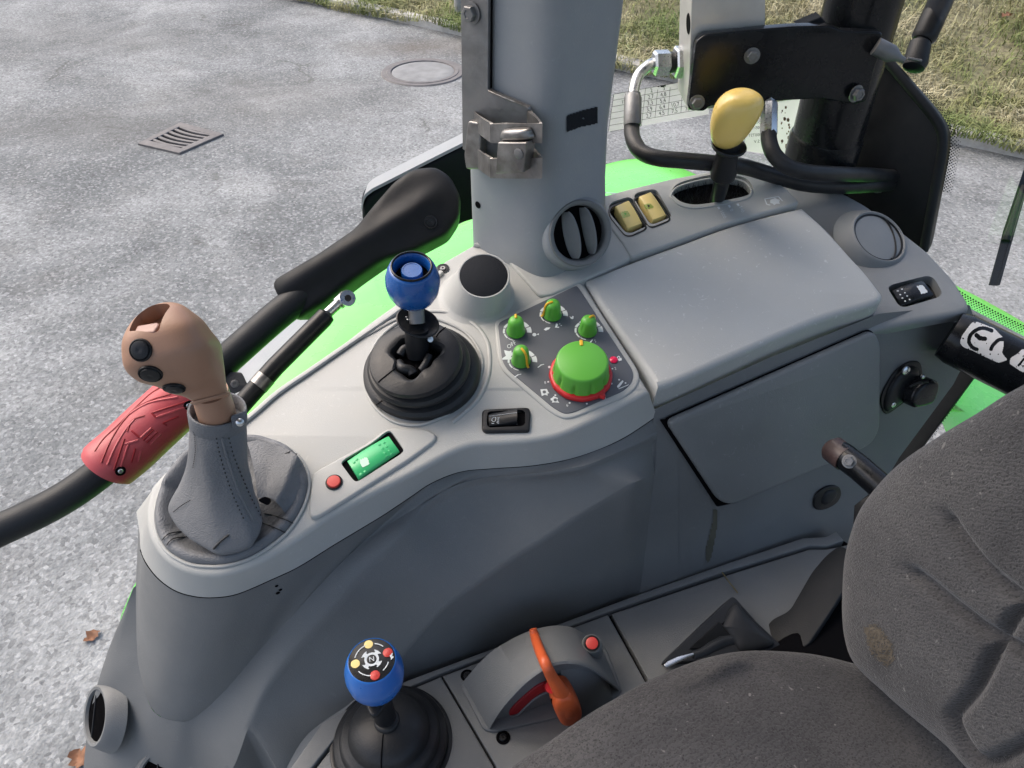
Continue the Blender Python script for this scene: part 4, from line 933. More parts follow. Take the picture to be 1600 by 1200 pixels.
for k in range(26):
    x = 1226 + random.uniform(-4, 14) - (k % 5); y = 170 + 3.0 * k + random.uniform(-3, 3); rr = random.uniform(.6, 2.6) if y < 225 else random.uniform(2, 5)
    gr.flat([GS(x + rr * math.cos(1.257 * i), y + rr * 1.4 * math.sin(1.257 * i), .0038 + .00001 * k) for i in range(5)])
part('dirt_specks', gr, M['leaf'], sg, fixn=False)
# ================================================================== LEVERS
# --- gear lever with leather gaiter and tan grip
gl_ = thing('gear_lever', 'tan brown gear lever grip with three black buttons on a grey leather gaiter', 'gear lever', A(362, 785))
gc = A(355, 782); coll = T(341, 655, .648)
hem_px = [(264, 797), (272, 815), (290, 836), (312, 853), (333, 867), (352, 869), (374, 863), (392, 854), (400, 838), (406, 822), (409, 810), (404, 786), (392, 760), (360, 742), (325, 742), (290, 755), (271, 775)]
hem = A.many(spl(hem_px, 4, True), .014); NH = len(hem)
Fc = frame(coll, (coll - gc).normalized())
def circ(Fr, r, z, n, ph): return [Fr @ Vector((math.cos(ph + s * 2 * math.pi * i / n) * r, math.sin(ph + s * 2 * math.pi * i / n) * r, z)) for i in range(n) for s in (SGN,)]
best = None
for SGN in (1, -1):
    for k in range(24):
        c = circ(Fc, .022, 0, NH, 2 * math.pi * k / 24); e = sum((a - b).length for a, b in zip(c, hem))
        if best is None or e < best[0]: best = (e, SGN, 2 * math.pi * k / 24)
_, SGN, PHS = best
top0 = circ(Fc, .0222, 0, NH, PHS); rings = []
def wob(p, a, f=55): return a * noise.noise(p * f)
for s, pinch in ((0, 0), (.06, .0), (.14, .02), (.26, .06), (.40, .13), (.54, .17), (.68, .15), (.80, .10), (.90, .045), (.97, .0), (1, 0)):
    ring = []
    ax = coll.lerp(gc + A.n * .014, s)
    for a, b in zip(top0, hem):
        p = a.lerp(b, s ** 1.15 if s < 1 else 1); p = p.lerp(ax, pinch); d = (p - ax)
        if d.length > 1e-5: p = p + d.normalized() * wob(p, .0035 * min(1, s * 2), 45)
        ring.append(p)
    rings.append(ring)
hc = gc + A.n * .010
rings.append([p.lerp(hc, .05) - A.n * .006 for p in hem]); rings.append([p.lerp(hc, .16) - A.n * .009 for p in hem])
skm = MB(); skm.loft(rings, True); skirt = part('gaiter', skm, M['leather'], gl_, angle=70, sub=1)
def smooth_rings(rs, k=4):
    cols_ = [spl([r[j] for r in rs], k) for j in range(len(rs[0]))]; return [[c[i] for c in cols_] for i in range(len(cols_[0]))]
Gp = resample(A.many(spl(gait_px, 6, True)), 96, True); cg = sum(Gp, Vector()) / 96
pk = A(455, 716); sau = []
for s, h in ((1.0, -.006), (.995, .001), (.965, .0062), (.90, .0085), (.83, .0045), (.74, -.003), (.64, -.006), (.4, -.004)):
    ring = []
    for p in Gp:
        q = cg + (p - cg) * s; d = (q - pk).length; b = .006 * math.exp(-(d / .019) ** 2) * (1 if s < .99 else 0)
        if q.y > cg.y + .01: b += .004 * (1 if .7 < s < .97 else 0)
        ring.append(q + A.n * (h + b + wob(q, .0016, 70)))
    sau.append(ring)
sm_ = MB(); sm_.loft(sau, True, False, True); part('gaiter_base', sm_, M['leather'], gl_, angle=70, sub=1)
# fold of leather on the right with the torn corner
kk = [[(384, 684, .008), (392, 712, .010), (398, 742, .012), (403, 778, .013)], [(420, 692, .014), (424, 716, .011), (422, 745, .010), (418, 777, .013)], [(445, 700, .017), (443, 722, .017), (436, 750, .017), (427, 781, .016)],
      [(463, 711, .0205), (453, 734, .0215), (444, 760, .020), (432, 785, .017)], [(470, 722, .015), (464, 748, .013), (455, 775, .010), (442, 797, .006)], [(479, 738, .004), (475, 765, .004), (466, 790, .003), (452, 811, .002)]]
fo = smooth_rings([spl([A(*p) for p in r], 6) for r in kk], 5)
part('torn_fold', MB().loft(fo, False), M['leather'], gl_, sub=1, angle=80)
part('tear', MB().pillow(spl([T(404, 781, .662), T(414, 776, .661), T(424, 781, .662), T(419, 789, .664), T(410, 786, .664)], 4, True), (CAM - T(414, 781, .66)), .001, 4), M['void'], gl_)
sb = bvh(skm); sbs = bvh(sm_); gzz = zc(200, 640, 3.75); seam = MB(); sl2 = MB()
def stitch(mb, b, pts, r, dash=None, h=.0008):
    P = resample(spl([Vector(p) for p in gzz(pts)], 6), 60); run_ = []
    for i, q in enumerate(P):
        p, n = hit(b, q.x, q.y, h)
        if p is None or (dash and i % dash == dash - 1):
            if len(run_) > 1: mb.tube(run_, r, 6)
            run_ = []
        else: run_.append(p)
    if len(run_) > 1: mb.tube(run_, r, 6)
stitch(seam, sb, [(518, 165), (535, 250), (570, 370), (615, 500), (680, 645)], .0005, 3)
stitch(seam, sb, [(590, 165), (615, 260), (660, 380), (715, 510), (778, 630)], .0005, 3)
stitch(sl2, sb, [(552, 165), (575, 260), (615, 380), (660, 510), (728, 645)], .0012, None, .0004)
stitch(seam, sb, [(390, 130), (400, 230), (385, 340)], .0004, 3); stitch(seam, sb, [(270, 600), (320, 560), (370, 530)], .0004, 3)
stitch(seam, sb, [(505, 815), (540, 775), (590, 735)], .0009)
for q in ([(205, 765), (240, 730), (330, 715)], [(230, 795), (262, 760), (345, 748)], [(760, 655), (850, 690), (945, 730)], [(800, 610), (880, 630), (972, 668)], [(880, 330), (905, 270), (960, 245)], [(905, 345), (930, 285), (985, 262)]): stitch(seam, sbs, q, .0005)
part('stitching', seam, M['ink'], gl_, fixn=False); part('seam_welt', sl2, M['leather'], gl_, fixn=False)
Fcc = frame(coll, (coll - gc).normalized())
cm = MB(); cm.lathe([(.0222, -.006), (.0233, -.004), (.0235, .010), (.0230, .0118), (.0215, .0118), (.0205, .010), (.0205, -.002)], Fcc, 40)
col = part('gaiter_collar', cm, M['leather'], gl_)
tb = MB(); tb.slab(rnd([T(360, 650, .630), T(384, 641, .634), T(386, 660, .634), T(364, 670, .630)], .002), CAM - T(372, 655, .63), .0018, -.002, .001); part('snap_tab', tb, M['leather'], gl_)
part('snap', MB().lathe([(.0034, 0), (.0033, .0012), (.0022, .0022), (0, .0026)], frame(T(375, 660, .6275), (CAM - T(375, 660, .63))), 18), M['zinc'], gl_)
part('neck', MB().tube([T(343, 672, .655), T(341, 655, .645), T(337, 640, .634), T(327, 610, .617)], [.0150, .0150, .0152, .0145], 28), M['tan'], gl_)
# grip
z6 = zc(160, 440, 5)
sl = [((722, 962), (975, 900), .6245, .82, 2.0), ((700, 952), (994, 882), .6245, .88, 2.0), ((698, 940), (990, 865), .6235, .88, 2.0), ((712, 934), (972, 856), .622, .84, 2.0), ((640, 893), (958, 790), .615, .85, 2.1), ((560, 868), (945, 740), .608, .88, 2.5), ((455, 812), (930, 685), .600, .88, 2.8), ((330, 765), (908, 585), .592, .88, 3.1),
      ((235, 668), (882, 490), .585, .86, 3.3), ((180, 545), (838, 388), .580, .82, 3.3), ((178, 440), (775, 300), .577, .78, 3.1), ((215, 335), (700, 232), .576, .72, 2.5), ((275, 262), (625, 180), .577, .66, 2.4), ((350, 205), (545, 160), .578, .55, 2.3), ((420, 176), (480, 162), .579, .4, 2.0)]
gr_ = []
for a, b, t_, dep, ex in sl:
    (u0, v0), (u1, v1) = z6([a, b]); t_ -= .012; kx = .035 if v0 < 560 else 0; u0, v0, u1, v1 = u0 + (u1 - u0) * kx, v0 + (v1 - v0) * kx, u1 - (u1 - u0) * kx, v1 - (v1 - v0) * kx; P = T(u0, v0, t_); Q = T(u1, v1, t_); c = (P + Q) / 2; hx = (Q - P) / 2
    dirv = (CAM - c).normalized(); spine = Vector(hx).cross(dirv).normalized(); dz = hx.cross(spine).normalized()
    if dz.dot(dirv) < 0: dz = -dz
    hd = hx.length * dep; ring = []
    for j in range(48):
        th = 2 * math.pi * j / 48; cx, sx = math.cos(th), math.sin(th)
        ring.append(c + hx * (abs(cx) ** (2 / ex) * (1 if cx > 0 else -1)) + dz * hd * (abs(sx) ** (2 / ex) * (1 if sx > 0 else -1)))
    gr_.append(ring)
gm_ = MB(); 
def smooth_rings(rs, k=4):
    cols_ = [spl([r[j] for r in rs], k) for j in range(len(rs[0]))]; return [[c[i] for c in cols_] for i in range(len(cols_[0]))]
gm_.loft(smooth_rings(gr_, 4), True, True, True)
grip = part('grip', gm_, M['tan'], gl_, angle=70)
gb = bvh(gm_)
# real opening for the thumb wheel
rq = z6([(207, 392), (285, 258), (400, 182), (520, 180), (538, 205), (440, 372), (395, 392)])
pts = [hit(gb, *q)[0] for q in rq]; pts = [p if p is not None else T(*q, .57) for p, q in zip(pts, rq)]
cc = sum(pts, Vector()) / len(pts); nn = Vector()
for i in range(len(pts)): nn += (pts[i] - cc).cross(pts[(i + 1) % len(pts)] - cc)
nn.normalize(); nn = nn if nn.dot(CAM - cc) > 0 else -nn
RP = Plane(cc, nn); rp = rnd([RP(*q) for q in rq], .002, 3)
cut = MB().slab(rp, nn, .02, -.012, .0003); cut.f.append(tuple(range(len(cut.v) - len(rp), len(cut.v))))
co = make('cutter', cut, M['tan'], MW[gl_]); co.matrix_world = MW[gl_]
bmod = grip.modifiers.new('opening', 'BOOLEAN'); bmod.operation = 'DIFFERENCE'; bmod.object = co; bmod.solver = 'EXACT'
bpy.context.view_layer.update(); dg = bpy.context.evaluated_depsgraph_get(); nm = bpy.data.meshes.new_from_object(grip.evaluated_get(dg))
grip.modifiers.clear(); old = grip.data; grip.data = nm; bpy.data.objects.remove(co)
for p in nm.polygons: p.use_smooth = True
nm.set_sharp_from_angle(angle=R(38))
wq = rnd([RP(*q) for q in z6([(243, 388), (270, 338), (425, 312), (440, 330), (398, 388), (300, 396)])], .001, 3)
part('thumb_wheel', MB().slab(wq, nn, -.0005, -.011, .0012), M['pinktan'], grip)
for u, v, rx, name in ((299, 535, .0078, 'button'), (375, 722, .0078, 'button'), (560, 834, .0076, 'button')):
    q = z6([(u, v)])[0]; p, n_ = hit(gb, *q)
    if p is None: continue
    a_ = Vector()
    for du, dv_ in ((-9, 0), (9, 0), (0, -7), (0, 7)):
        _, n2 = hit(gb, q[0] + du, q[1] + dv_)
        if n2: a_ += n2
    Fb_ = frame(p - a_.normalized() * .0006, a_)
    part('button', MB().lathe([(rx * 1.08, 0), (rx * 1.06, .0014), (rx * .98, .0017), (rx * .95, .0010), (rx * .9, .0012), (rx * .84, .0024), (rx * .4, .0034), (rx * .22, .0032), (0, .0030)], Fb_, 36), M['black'], grip)
# --- blue levers
def blue_knob(F0, s, parent, emblem):
    if not emblem:
        kn = part('knob', MB().lathe([(.010, -.021), (.0165, -.0205), (.0210, -.0170), (.0245, -.0095), (.0260, .0005), (.0256, .0075), (.0238, .0145), (.0214, .0200), (.0200, .0216), (.0186, .0216), (.0174, .0203), (.0167, .017), (.0160, .0085), (.0, .008)], F0, 56), M['navy'], parent, angle=60)
        part('knob_cap', MB().lathe([(.0102, .008), (.0102, .0164), (.0094, .0176), (.0084, .0176), (.0080, .0172), (0, .0172)], F0, 36), M['navy'], kn)
        part('knob_slot', MB().lathe([(.0158, .0095), (.0100, .0095)], F0, 36), M['void'], kn)
        am = MB(); am.tube([F0 @ Vector((.0186 * math.cos(a), .0186 * math.sin(a), .0224)) for a in [R(9 * i) for i in range(41)]], .0011, 8, False); part('worn_rim', am, M['gloss'], kn)
    else:
        kn = part('knob', MB().lathe([(.010, -.026), (.0165, -.0255), (.0208, -.0215), (.0242, -.013), (.0256, -.002), (.0252, .006), (.0232, .0145), (.0212, .0195), (.0205, .0212), (.0198, .0215), (.0196, .0205)], F0, 56), M['blue'], parent, angle=60)
        part('emblem_disc', MB().lathe([(.0197, .020), (.0197, .0212), (.014, .0219), (0, .0223)], F0, 48), M['gloss'], kn)
        fl = lambda x, y: F0 @ Vector((x, y, .0226)); e = MB()
        def sector(m, r0, r1, a0, a1):
            a = [R(a0 + (a1 - a0) * i / 8) for i in range(9)]
            m.flat([fl(math.cos(x) * r1, math.sin(x) * r1) for x in a] + [fl(math.cos(x) * r0, math.sin(x) * r0) for x in reversed(a)])
        for i in range(12): sector(e, .0042, .0062, 30 * i, 30 * i + 30)
        for b in (60, 150, 240, 330):
            sector(e, .0062, .0080, b - 16, b + 16); sector(e, .0080, .0090, b - 22, b + 22)
        for a0, a1 in ((55, 88), (118, 175), (228, 278), (-42, -8)): sector(e, .0140, .0149, a0, a1)
        text(e, 'N', 0, 0, .0062, lambda x, y: F0 @ Vector((x, -y, .0227)), -14)
        e.flat([fl(*p) for p in ((.0145, .004), (.0172, .0062), (.0170, .003), (.0185, .0025), (.0165, -.0005), (.0160, .0015))])
        part('emblem_marks', e, M['white'], kn, fixn=False)
        for x, y, mm in ((.0128, .0065, 'red'), (.0046, -.0138, 'red')):
            part('red_dot', MB().lathe([(.0042, 0), (.0042, .0008), (.0035, .0012), (0, .0014)], F0 @ Matrix.Translation((x, y, .0215)), 22), M['redbtn'], kn)
        for x, y in ((-.0046, .0138), (-.0133, -.0040)):
            part('yellow_dot', MB().lathe([(.0038, 0), (.0038, .0006), (0, .0008)], F0 @ Matrix.Translation((x, y, .0218)), 22), M['cream'], kn)
l1 = thing('boot_lever', 'blue knob lever with a ring top rising from the wide ribbed rubber boot', 'lever', A(661, 578))
kc = A(645, 442, .100); blue_knob(frame(kc, A.n + Vector((.05, 0, 0))), 1, l1, False)
bx = A(661, 582); tx = A(647, 556, .040)
tiers = [(.0600, .000), (.0604, .004), (.0592, .0085), (.0555, .0120), (.0500, .0134), (.0488, .0150), (.0512, .0160), (.0522, .0180), (.0516, .0222), (.0490, .0252), (.0442, .0264), (.0430, .0278), (.0454, .0286), (.0466, .0305), (.0464, .0345), (.0448, .0372), (.0400, .0392), (.0320, .0404), (.0262, .0406), (.0235, .0392), (.0215, .0350), (.0208, .027), (.020, .016)]
rr = []
for r, z in tiers:
    s = min(1, z / .04); c_ = bx.lerp(tx - A.n * .04, s) + A.n * z; Fq = frame(c_, A.n + Vector((-.10 * s, -.04 * s, 0)))
    rr.append([Fq @ Vector((math.cos(a) * r, math.sin(a) * r, 0)) for a in [2 * math.pi * j / 64 for j in range(64)]])
k = len(rr)
for i in range(k - 5, k):
    c_ = sum(rr[i], Vector()) / 64
    rr[i] = [c_ + (p - c_) * (1 + .16 * math.sin(3 * (2 * math.pi * j / 64) + .6) + .07 * math.sin(7 * (2 * math.pi * j / 64))) for j, p in enumerate(rr[i])]
btm = MB(); btm.loft(rr, True, False, True); part('rubber_boot', btm, M['rubber'], l1, angle=32)
Fh = frame(tx, A.n + Vector((-.1, -.04, 0))); fm = MB()
for pth, ra in ((((-.017, -.002, -.008), (-.012, -.011, -.004), (-.004, -.013, -.006), (-.001, -.017, -.008)), .0052), (((.014, .004, -.006), (.011, -.006, -.006), (.006, -.012, -.009)), .0042), (((-.016, .006, -.006), (-.012, .012, -.004), (-.006, .014, -.006)), .0045)):
    fm.tube(spl([Fh @ Vector(p) for p in pth], 6), ra, 12)
part('crumpled_rubber', fm, M['rubber'], l1, sub=1)
part('boot_hollow', MB().lathe([(.020, -.011), (0, -.011)], Fh, 32), M['void'], l1)
bb2 = bvh(btm); sm3 = MB(); bq6 = bz
for q in ([(185, 705), (250, 650), (340, 580)], [(730, 280), (760, 235), (832, 178)], [(170, 915), (225, 875)]):
    run_ = [hit(bb2, *p, .0004)[0] for p in resample(spl([Vector(x) for x in bq6(q)], 5), 14)]; run_ = [p for p in run_ if p is not None]
    if len(run_) > 1: sm3.tube(run_, .0005, 6)
part('mould_line', sm3, M['void'], l1)
foot_ = A(653, 556, .028); axl = kc - A.n * .026
part('sleeve', MB().tube([foot_, A(652, 545, .035), A(651, 522, .052), A(651, 513, .058)], [.0115, .0118, .0118, .0115], 24), M['black'], l1)
Ff = frame(A(652, 505, .061), A.n + Vector((.32, -.10, 0)))
part('cup_flange', MB().lathe([(.0105, -.006), (.0145, -.003), (.0190, .001), (.0198, .0025), (.0188, .0034), (.0172, .0022), (.0130, -.001), (.0, -.001)], Ff, 36, lambda th, z: 1 + .10 * math.cos(2 * th + .4)), M['black'], l1)
part('shaft', MB().tube([A(652, 505, .060), axl + A.n * .004], .0078, 20), M['oldsteel'], l1)
part('set_screw', MB().lathe([(.003, 0), (.003, .003), (0, .0034)], frame(A(671, 530, .050), (.4, -.7, .5)), 10), M['zinc'], l1)
fr_ = MB()
for x, y in ((635, 496), (643, 494), (644, 505), (637, 500)): fr_.lathe([(.0013, 0), (.001, .0008), (0, .001)], frame(A(x, y, .064), A.n), 8)
part('grease_spots', fr_, M['zinc'], l1)
# lower blue lever
l2 = thing('shift_lever', 'blue knob lever with an N shift emblem on top in front of the seat', 'lever', T(590, 1175, .757))
kc2 = T(585, 1050, .668); blue_knob(frame(kc2, (.02, -.05, 1)), 1, l2, True)
ft2 = Vector((kc2.x + .001, kc2.y + .002, 1.752))
part('sleeve', MB().tube([ft2, Vector((kc2.x, kc2.y, kc2.z - .05)), kc2 - Vector((0, 0, .036))], [.0102, .0102, .0102], 24), M['black'], l2)
Ff2 = frame(kc2 - Vector((0, .002, .037)), (-.10, -.12, 1)); tri = [Ff2 @ Vector((math.cos(R(a)) * .0245, math.sin(R(a)) * .0245, 0)) for a in (28, 150, 265)]
part('collar_flange', MB().slab(rnd(tri, .012, 7), Ff2.col[2].to_3d(), .0035, -.0015, .002), M['black'], l2)
Fb2 = Matrix.Translation(Vector((ft2.x + .001, ft2.y - .003, 1.744)))
bo2 = MB(); bo2.lathe([(.0605, 0), (.0610, .004), (.0590, .0065), (.0555, .0062), (.0545, .0085), (.0555, .0125), (.0535, .0165), (.0490, .0175), (.0478, .0190), (.0480, .0230), (.0450, .0265), (.0395, .0275), (.0385, .0295), (.0375, .034), (.0335, .0395), (.0250, .0445), (.0160, .0475), (.0120, .0482), (.0118, .052), (.0100, .053)], Fb2, 64)
part('rubber_boot', bo2, M['rubber'], l2, angle=70)
part('mould_line', MB().tube([Fb2 @ Vector((-.002, -y, z)) for y, z in ((.0125, .0485), (.025, .0450), (.0335, .040), (.0380, .034))], .0006, 6), M['void'], l2)
# --- yellow lever
yl = thing('yellow_lever', 'yellow knob lever standing in the brush slot behind the lid', 'lever', A(1120, 305))
yk = A(1146, 186, .118); axy = Vector((.10, .0, 1)).normalized(); Fy = frame(yk, (.10, -.25, 1))
yr = []
for z, rx, ox in ((-.033, .0085, .000), (-.032, .0135, .000), (-.026, .0175, -.0005), (-.014, .0222, -.001), (.0, .0250, -.001), (.012, .0256, 0), (.022, .0232, .002), (.029, .0180, .004), (.0325, .0110, .005), (.0335, .0040, .005)):
    yr.append([Fy @ Vector((ox + math.cos(a) * rx * (1 + .05 * math.cos(3 * a + .5)), math.sin(a) * rx * .86, z)) for a in [2 * math.pi * j / 40 for j in range(40)]])
part('knob', MB().loft(smooth_rings(yr, 3), True, True, True), M['yellow'], yl, angle=80)
fa, fb = A(1122, 312, 0), A(1138, 232, .088)
part('shaft', MB().tube([A(1118, 318, -.012), A(1124, 300, .02), A(1129, 278, .040)], [.0085, .0092, .0095], 20), M['black'], yl)
part('sleeve', MB().tube([A(1128, 280, .038), A(1129, 276, .042), A(1131, 268, .049), A(1133, 256, .060), A(1136, 240, .074), A(1137, 234, .080), A(1140, 222, .088)], [.0105, .0148, .0155, .0138, .0125, .0125, .0120], 24), M['black'], yl)
part('flange', MB().lathe([(.0120, -.006), (.0165, -.002), (.0198, .001), (.0204, .003), (.0196, .0042), (.0172, .003), (.012, .001), (0, .001)], frame(A(1138, 231, .083), (.06, -.22, 1)), 36), M['black'], yl)
# ================================================================== SWITCHES
def rocker(name, lab, cat, tr, n, M_body, size, M_, extras, group=None):
    t = thing(name, lab, cat, tr, group); return t
# green rocker
gq = [A(*q) for q in ps([(415, 335), (668, 172), (738, 270), (485, 448)])]
gt = thing('rocker_switch', 'translucent green rocker switch with raised dots beside the red button', 'switch', sum(gq, Vector()) / 4)
def rock(corners, n, h0, h1, hm, low, name, m, parent, k=10, r=.001):
    a, b, c, d = corners; rows = []
    for i in range(k + 1):
        s = i / k; h = h0 * (1 - s) + h1 * s + hm * 4 * s * (1 - s); p = a.lerp(b, s); q = d.lerp(c, s); w_ = (q - p).normalized()
        rows.append([p + n * low, p + n * (h - r), p + n * h + w_ * r, q + n * h - w_ * r, q + n * (h - r), q + n * low])
    m_ = MB(); m_.loft(rows, False, False, False); m_.f.append(tuple(range(5, -1, -1))); o = len(m_.v) - 6; m_.f.append(tuple(range(o, o + 6))); part(name, m_, m, parent, angle=50); return m_
gm2 = rock(gq, A.n, .0052, .0030, .0016, .0006, 'rocker', M['mint'], gt, r=.0014)
grb = bvh(gm2); dm = MB()
for x, y in zip((612, 640, 630, 657, 645, 674, 660, 690, 495, 520, 470, 452), (219, 206, 244, 230, 271, 256, 298, 282, 405, 388, 312, 330)):
    p, n_ = hit(grb, *ps([(x, y)])[0])
    if p: dm.lathe([(.0018, -.0003), (.0013, .0003), (0, .0005)], frame(p, n_), 12)
part('raised_dots', dm, M['mint'], gt)
lm = patch(grb, rnd(ps([(480, 318), (530, 290), (556, 340), (505, 370)]), 4), 1.5, .0004); part('lamp_window', lm, mat('pale_lamp_window', (.50, .72, .58), .4, var=.05), gt, fixn=False)
# red button
rb = thing('push_button', 'small round red push button beside the gaiter', 'button', A(522, 754))
Fr = frame(A(522, 754, .0035), A.n)
part('bezel', MB().lathe([(.0080, 0), (.0079, .0012), (.0070, .0014), (.0066, .0004)], Fr, 36), M['black'], rb)
part('cap', MB().lathe([(.0063, 0), (.0063, .0024), (.0058, .0031), (.0035, .0033), (0, .0033)], Fr, 36), M['redbtn'], rb)
# black work-lamp rocker
kz = zc(740, 630, 16)
wl = thing('rocker_switch', 'black rocker switch with a white lamp symbol below the control panel', 'switch', A(790, 658))
bzx = rnd(kz([(210, 260), (270, 195), (1320, 145), (1400, 180), (1425, 300), (1395, 740), (290, 765), (205, 690)]), 4, 4)
part('bezel', MB().slab(A.many(bzx), A.n, .0038, 0, .0018, holes=[A.many(rnd(kz([(345, 300), (400, 255), (1200, 215), (1290, 270), (1290, 560), (1220, 625), (400, 660), (335, 600)]), 3, 3))], hole_bot=.0005), M['black'], wl)
part('well', MB().flat(A.many(kz([(340, 260), (1290, 215), (1290, 620), (340, 655)]), .0007)), M['void'], wl)
wq = [A(*q) for q in kz([(375, 320), (1085, 235), (1085, 545), (385, 615)])]
wmesh = rock(wq, A.n, .0030, .0078, -.0002, .0008, 'rocker', M['black'], wl, r=.0005)
wb = bvh(wmesh); wm2 = MB()
def wtr(pts, r=.00028):
    P = [hit(wb, *q, .0003)[0] for q in kz(pts)]; P = [p for p in P if p]; 
    if len(P) > 1: wm2.tube(P, r, 6)
wtr([(555, 360), (510, 358), (470, 385), (455, 430), (475, 455), (530, 468), (560, 400), (555, 360)]); wtr([(600, 370), (650, 362)]); wtr([(600, 400), (645, 392)]); wtr([(595, 430), (640, 425)]); wtr([(580, 460), (640, 475)]); wtr([(575, 485), (635, 515)]); wtr([(455, 510), (515, 508)], .0004)
for q in ([(385, 330), (1080, 240)], [(1080, 240), (1082, 530)], [(385, 335), (385, 605)], [(390, 612), (760, 590), (1080, 545)]): wtr(q, .00016)
part('lamp_symbol', wm2, M['white'], wl)
# yellow rockers
for (cs_, wn, lab) in ((sz([(98, 345), (195, 300), (288, 440), (185, 478)]), sz([(133, 338), (190, 322), (216, 365), (158, 385)]), 'pale yellow rocker switch nearest the pillar behind the lid'),
                       (sz([(272, 272), (358, 238), (464, 378), (368, 414)]), sz([(305, 282), (355, 268), (388, 305), (332, 322)]), 'pale yellow rocker switch with a dark mark in its lens next to the brush slot')):
    C4 = [A(*q) for q in (cs_[0], cs_[3], cs_[2], cs_[1])]; c0_ = sum(C4, Vector()) / 4; C4 = [c0_ + (p - c0_) * 1.06 for p in C4]
    yt = thing('rocker_switch', lab, 'switch', sum(C4, Vector()) / 4, 'yellow rocker switches behind the lid')
    ym = rock(C4, A.n, .0098, .0058, .0014, -.008, 'rocker', M['cream'], yt, r=.0012); yb_ = bvh(ym)
    part('symbol_lens', patch(yb_, rnd(wn, 2), 1.2, .0004), M['lens'], yt, fixn=False)
    cx_, cy_ = sum(q[0] for q in wn) / 4, sum(q[1] for q in wn) / 4
    part('symbol', patch(yb_, [(cx_ - 2.4, cy_ - 1.5), (cx_ + 1, cy_ - 2.2), (cx_ + 2.6, cy_ + .6), (cx_ - .6, cy_ + 2.2)], .6, .0007), M['ink'] if 'dark' in lab else M['green'], yt, fixn=False)
    part('seat_rim', MB().slab([p + A.n * -.006 + (p - sum(C4, Vector()) / 4) * .12 for p in C4], A.n, .003, -.002, .0008), M['black'], yt)
# black rear rocker
rc = [A(*q, -.030) for q in rz([(425, 128), (600, 75), (668, 160), (480, 218)])]
rt = thing('rocker_switch', 'black rocker switch with white dots and a white window on the rear of the console', 'switch', sum(rc, Vector()) / 4)
rmesh = rock([rc[0], rc[1], rc[2], rc[3]], A.n, .0010, .0022, .0030, -.011, 'rocker', M['gloss'], rt, r=.0012); rb_ = bvh(rmesh); dm = MB()
for x, y in ((460, 130), (485, 120), (475, 152), (502, 141), (488, 172), (515, 160), (503, 190), (530, 181)):
    p, n_ = hit(rb_, *rz([(x, y)])[0])
    if p: dm.lathe([(.0011, -.0001), (.0009, .0004), (0, .0006)], frame(p, n_), 8)
part('raised_dots', dm, M['white'], rt)
part('lamp_window', patch(rb_, rz([(565, 100), (605, 92), (640, 140), (598, 152)]), 1.3, .0004), M['white'], rt, fixn=False)
# black latch in its oval recess
kt = thing('black_latch', 'black plastic latch knob with chromed screws in an oval recess', 'latch', W(1415, 605))
part('base', MB().pillow(W.many(spl(rz([(375, 800), (400, 700), (450, 620), (520, 570), (570, 580), (575, 640), (520, 740), (450, 800), (395, 835)]), 4, True), .001), W.n, .006, 8, 3), M['black'], kt)
part('knob', MB().slab(rnd(W.many(rz([(480, 760), (500, 700), (545, 650), (610, 622), (650, 645), (645, 690), (620, 760), (570, 780), (500, 795)]), .006), .006, 4), W.n, .016, -.004, .005), M['gloss'], kt)
part('knob_ridge', MB().tube(W.many(rz([(530, 690), (580, 668), (640, 662)]), .0225), .0012, 8), M['black'], kt)
for x, y, r, h in ((506, 595, .0058, .006), (430, 792, .0045, .004), (604, 630, .003, .021)): part('screw', MB().lathe([(r, 0), (r * .95, .0016), (r * .6, .0026), (r * .2, .0028), (r * .18, .0016), (0, .0016)], frame(W(*rz([(x, y)])[0], h), W.n), 18), M['zinc'], kt)
# ================================================================== LOW SHELF BESIDE THE SEAT
S = H(1.75)
sh = thing('side_shelf', 'dark grey plastic shelf between the console wall and the seat', 'shelf', S(800, 1080))
part('under_plate', MB().slab([p + Vector((0, 0, -.009)) for p in S.many([(430, 1230), (500, 1128), (638, 1062), (1000, 928), (1254, 840), (1310, 830), (1420, 900), (1400, 1100), (1100, 1300), (700, 1500), (400, 1400)])], (0, 0, 1), 0, -.02, .001), M['void'], sh)
def shelf(name, pts, h=0, m='dark', r=.0015): part(name, MB().slab(S.many(pts), (0, 0, 1), h, -.012, r), M[m], sh)
shelf('edge_strip', [(440, 1222), (505, 1130), (560, 1100), (638, 1064), (1000, 929), (1128, 884), (1254, 842), (1290, 840), (1306, 832), (1318, 846), (1292, 855), (1265, 854), (1128, 896), (952, 957), (896, 978), (753, 1030), (690, 1053), (640, 1075), (560, 1110), (470, 1222)], .002)
shelf('front_plate', [(475, 1224), (562, 1113), (640, 1078), (689, 1057), (771, 1197), (790, 1260), (640, 1500), (380, 1400)])
shelf('middle_plate', [(692, 1056), (753, 1033), (950, 960), (1004, 1057), (1060, 1160), (900, 1300), (796, 1262), (774, 1195)])
shelf('rear_plate', [(956, 959), (1128, 901), (1265, 858), (1292, 858), (1330, 850), (1420, 900), (1380, 1100), (1065, 1160), (1009, 1055)])
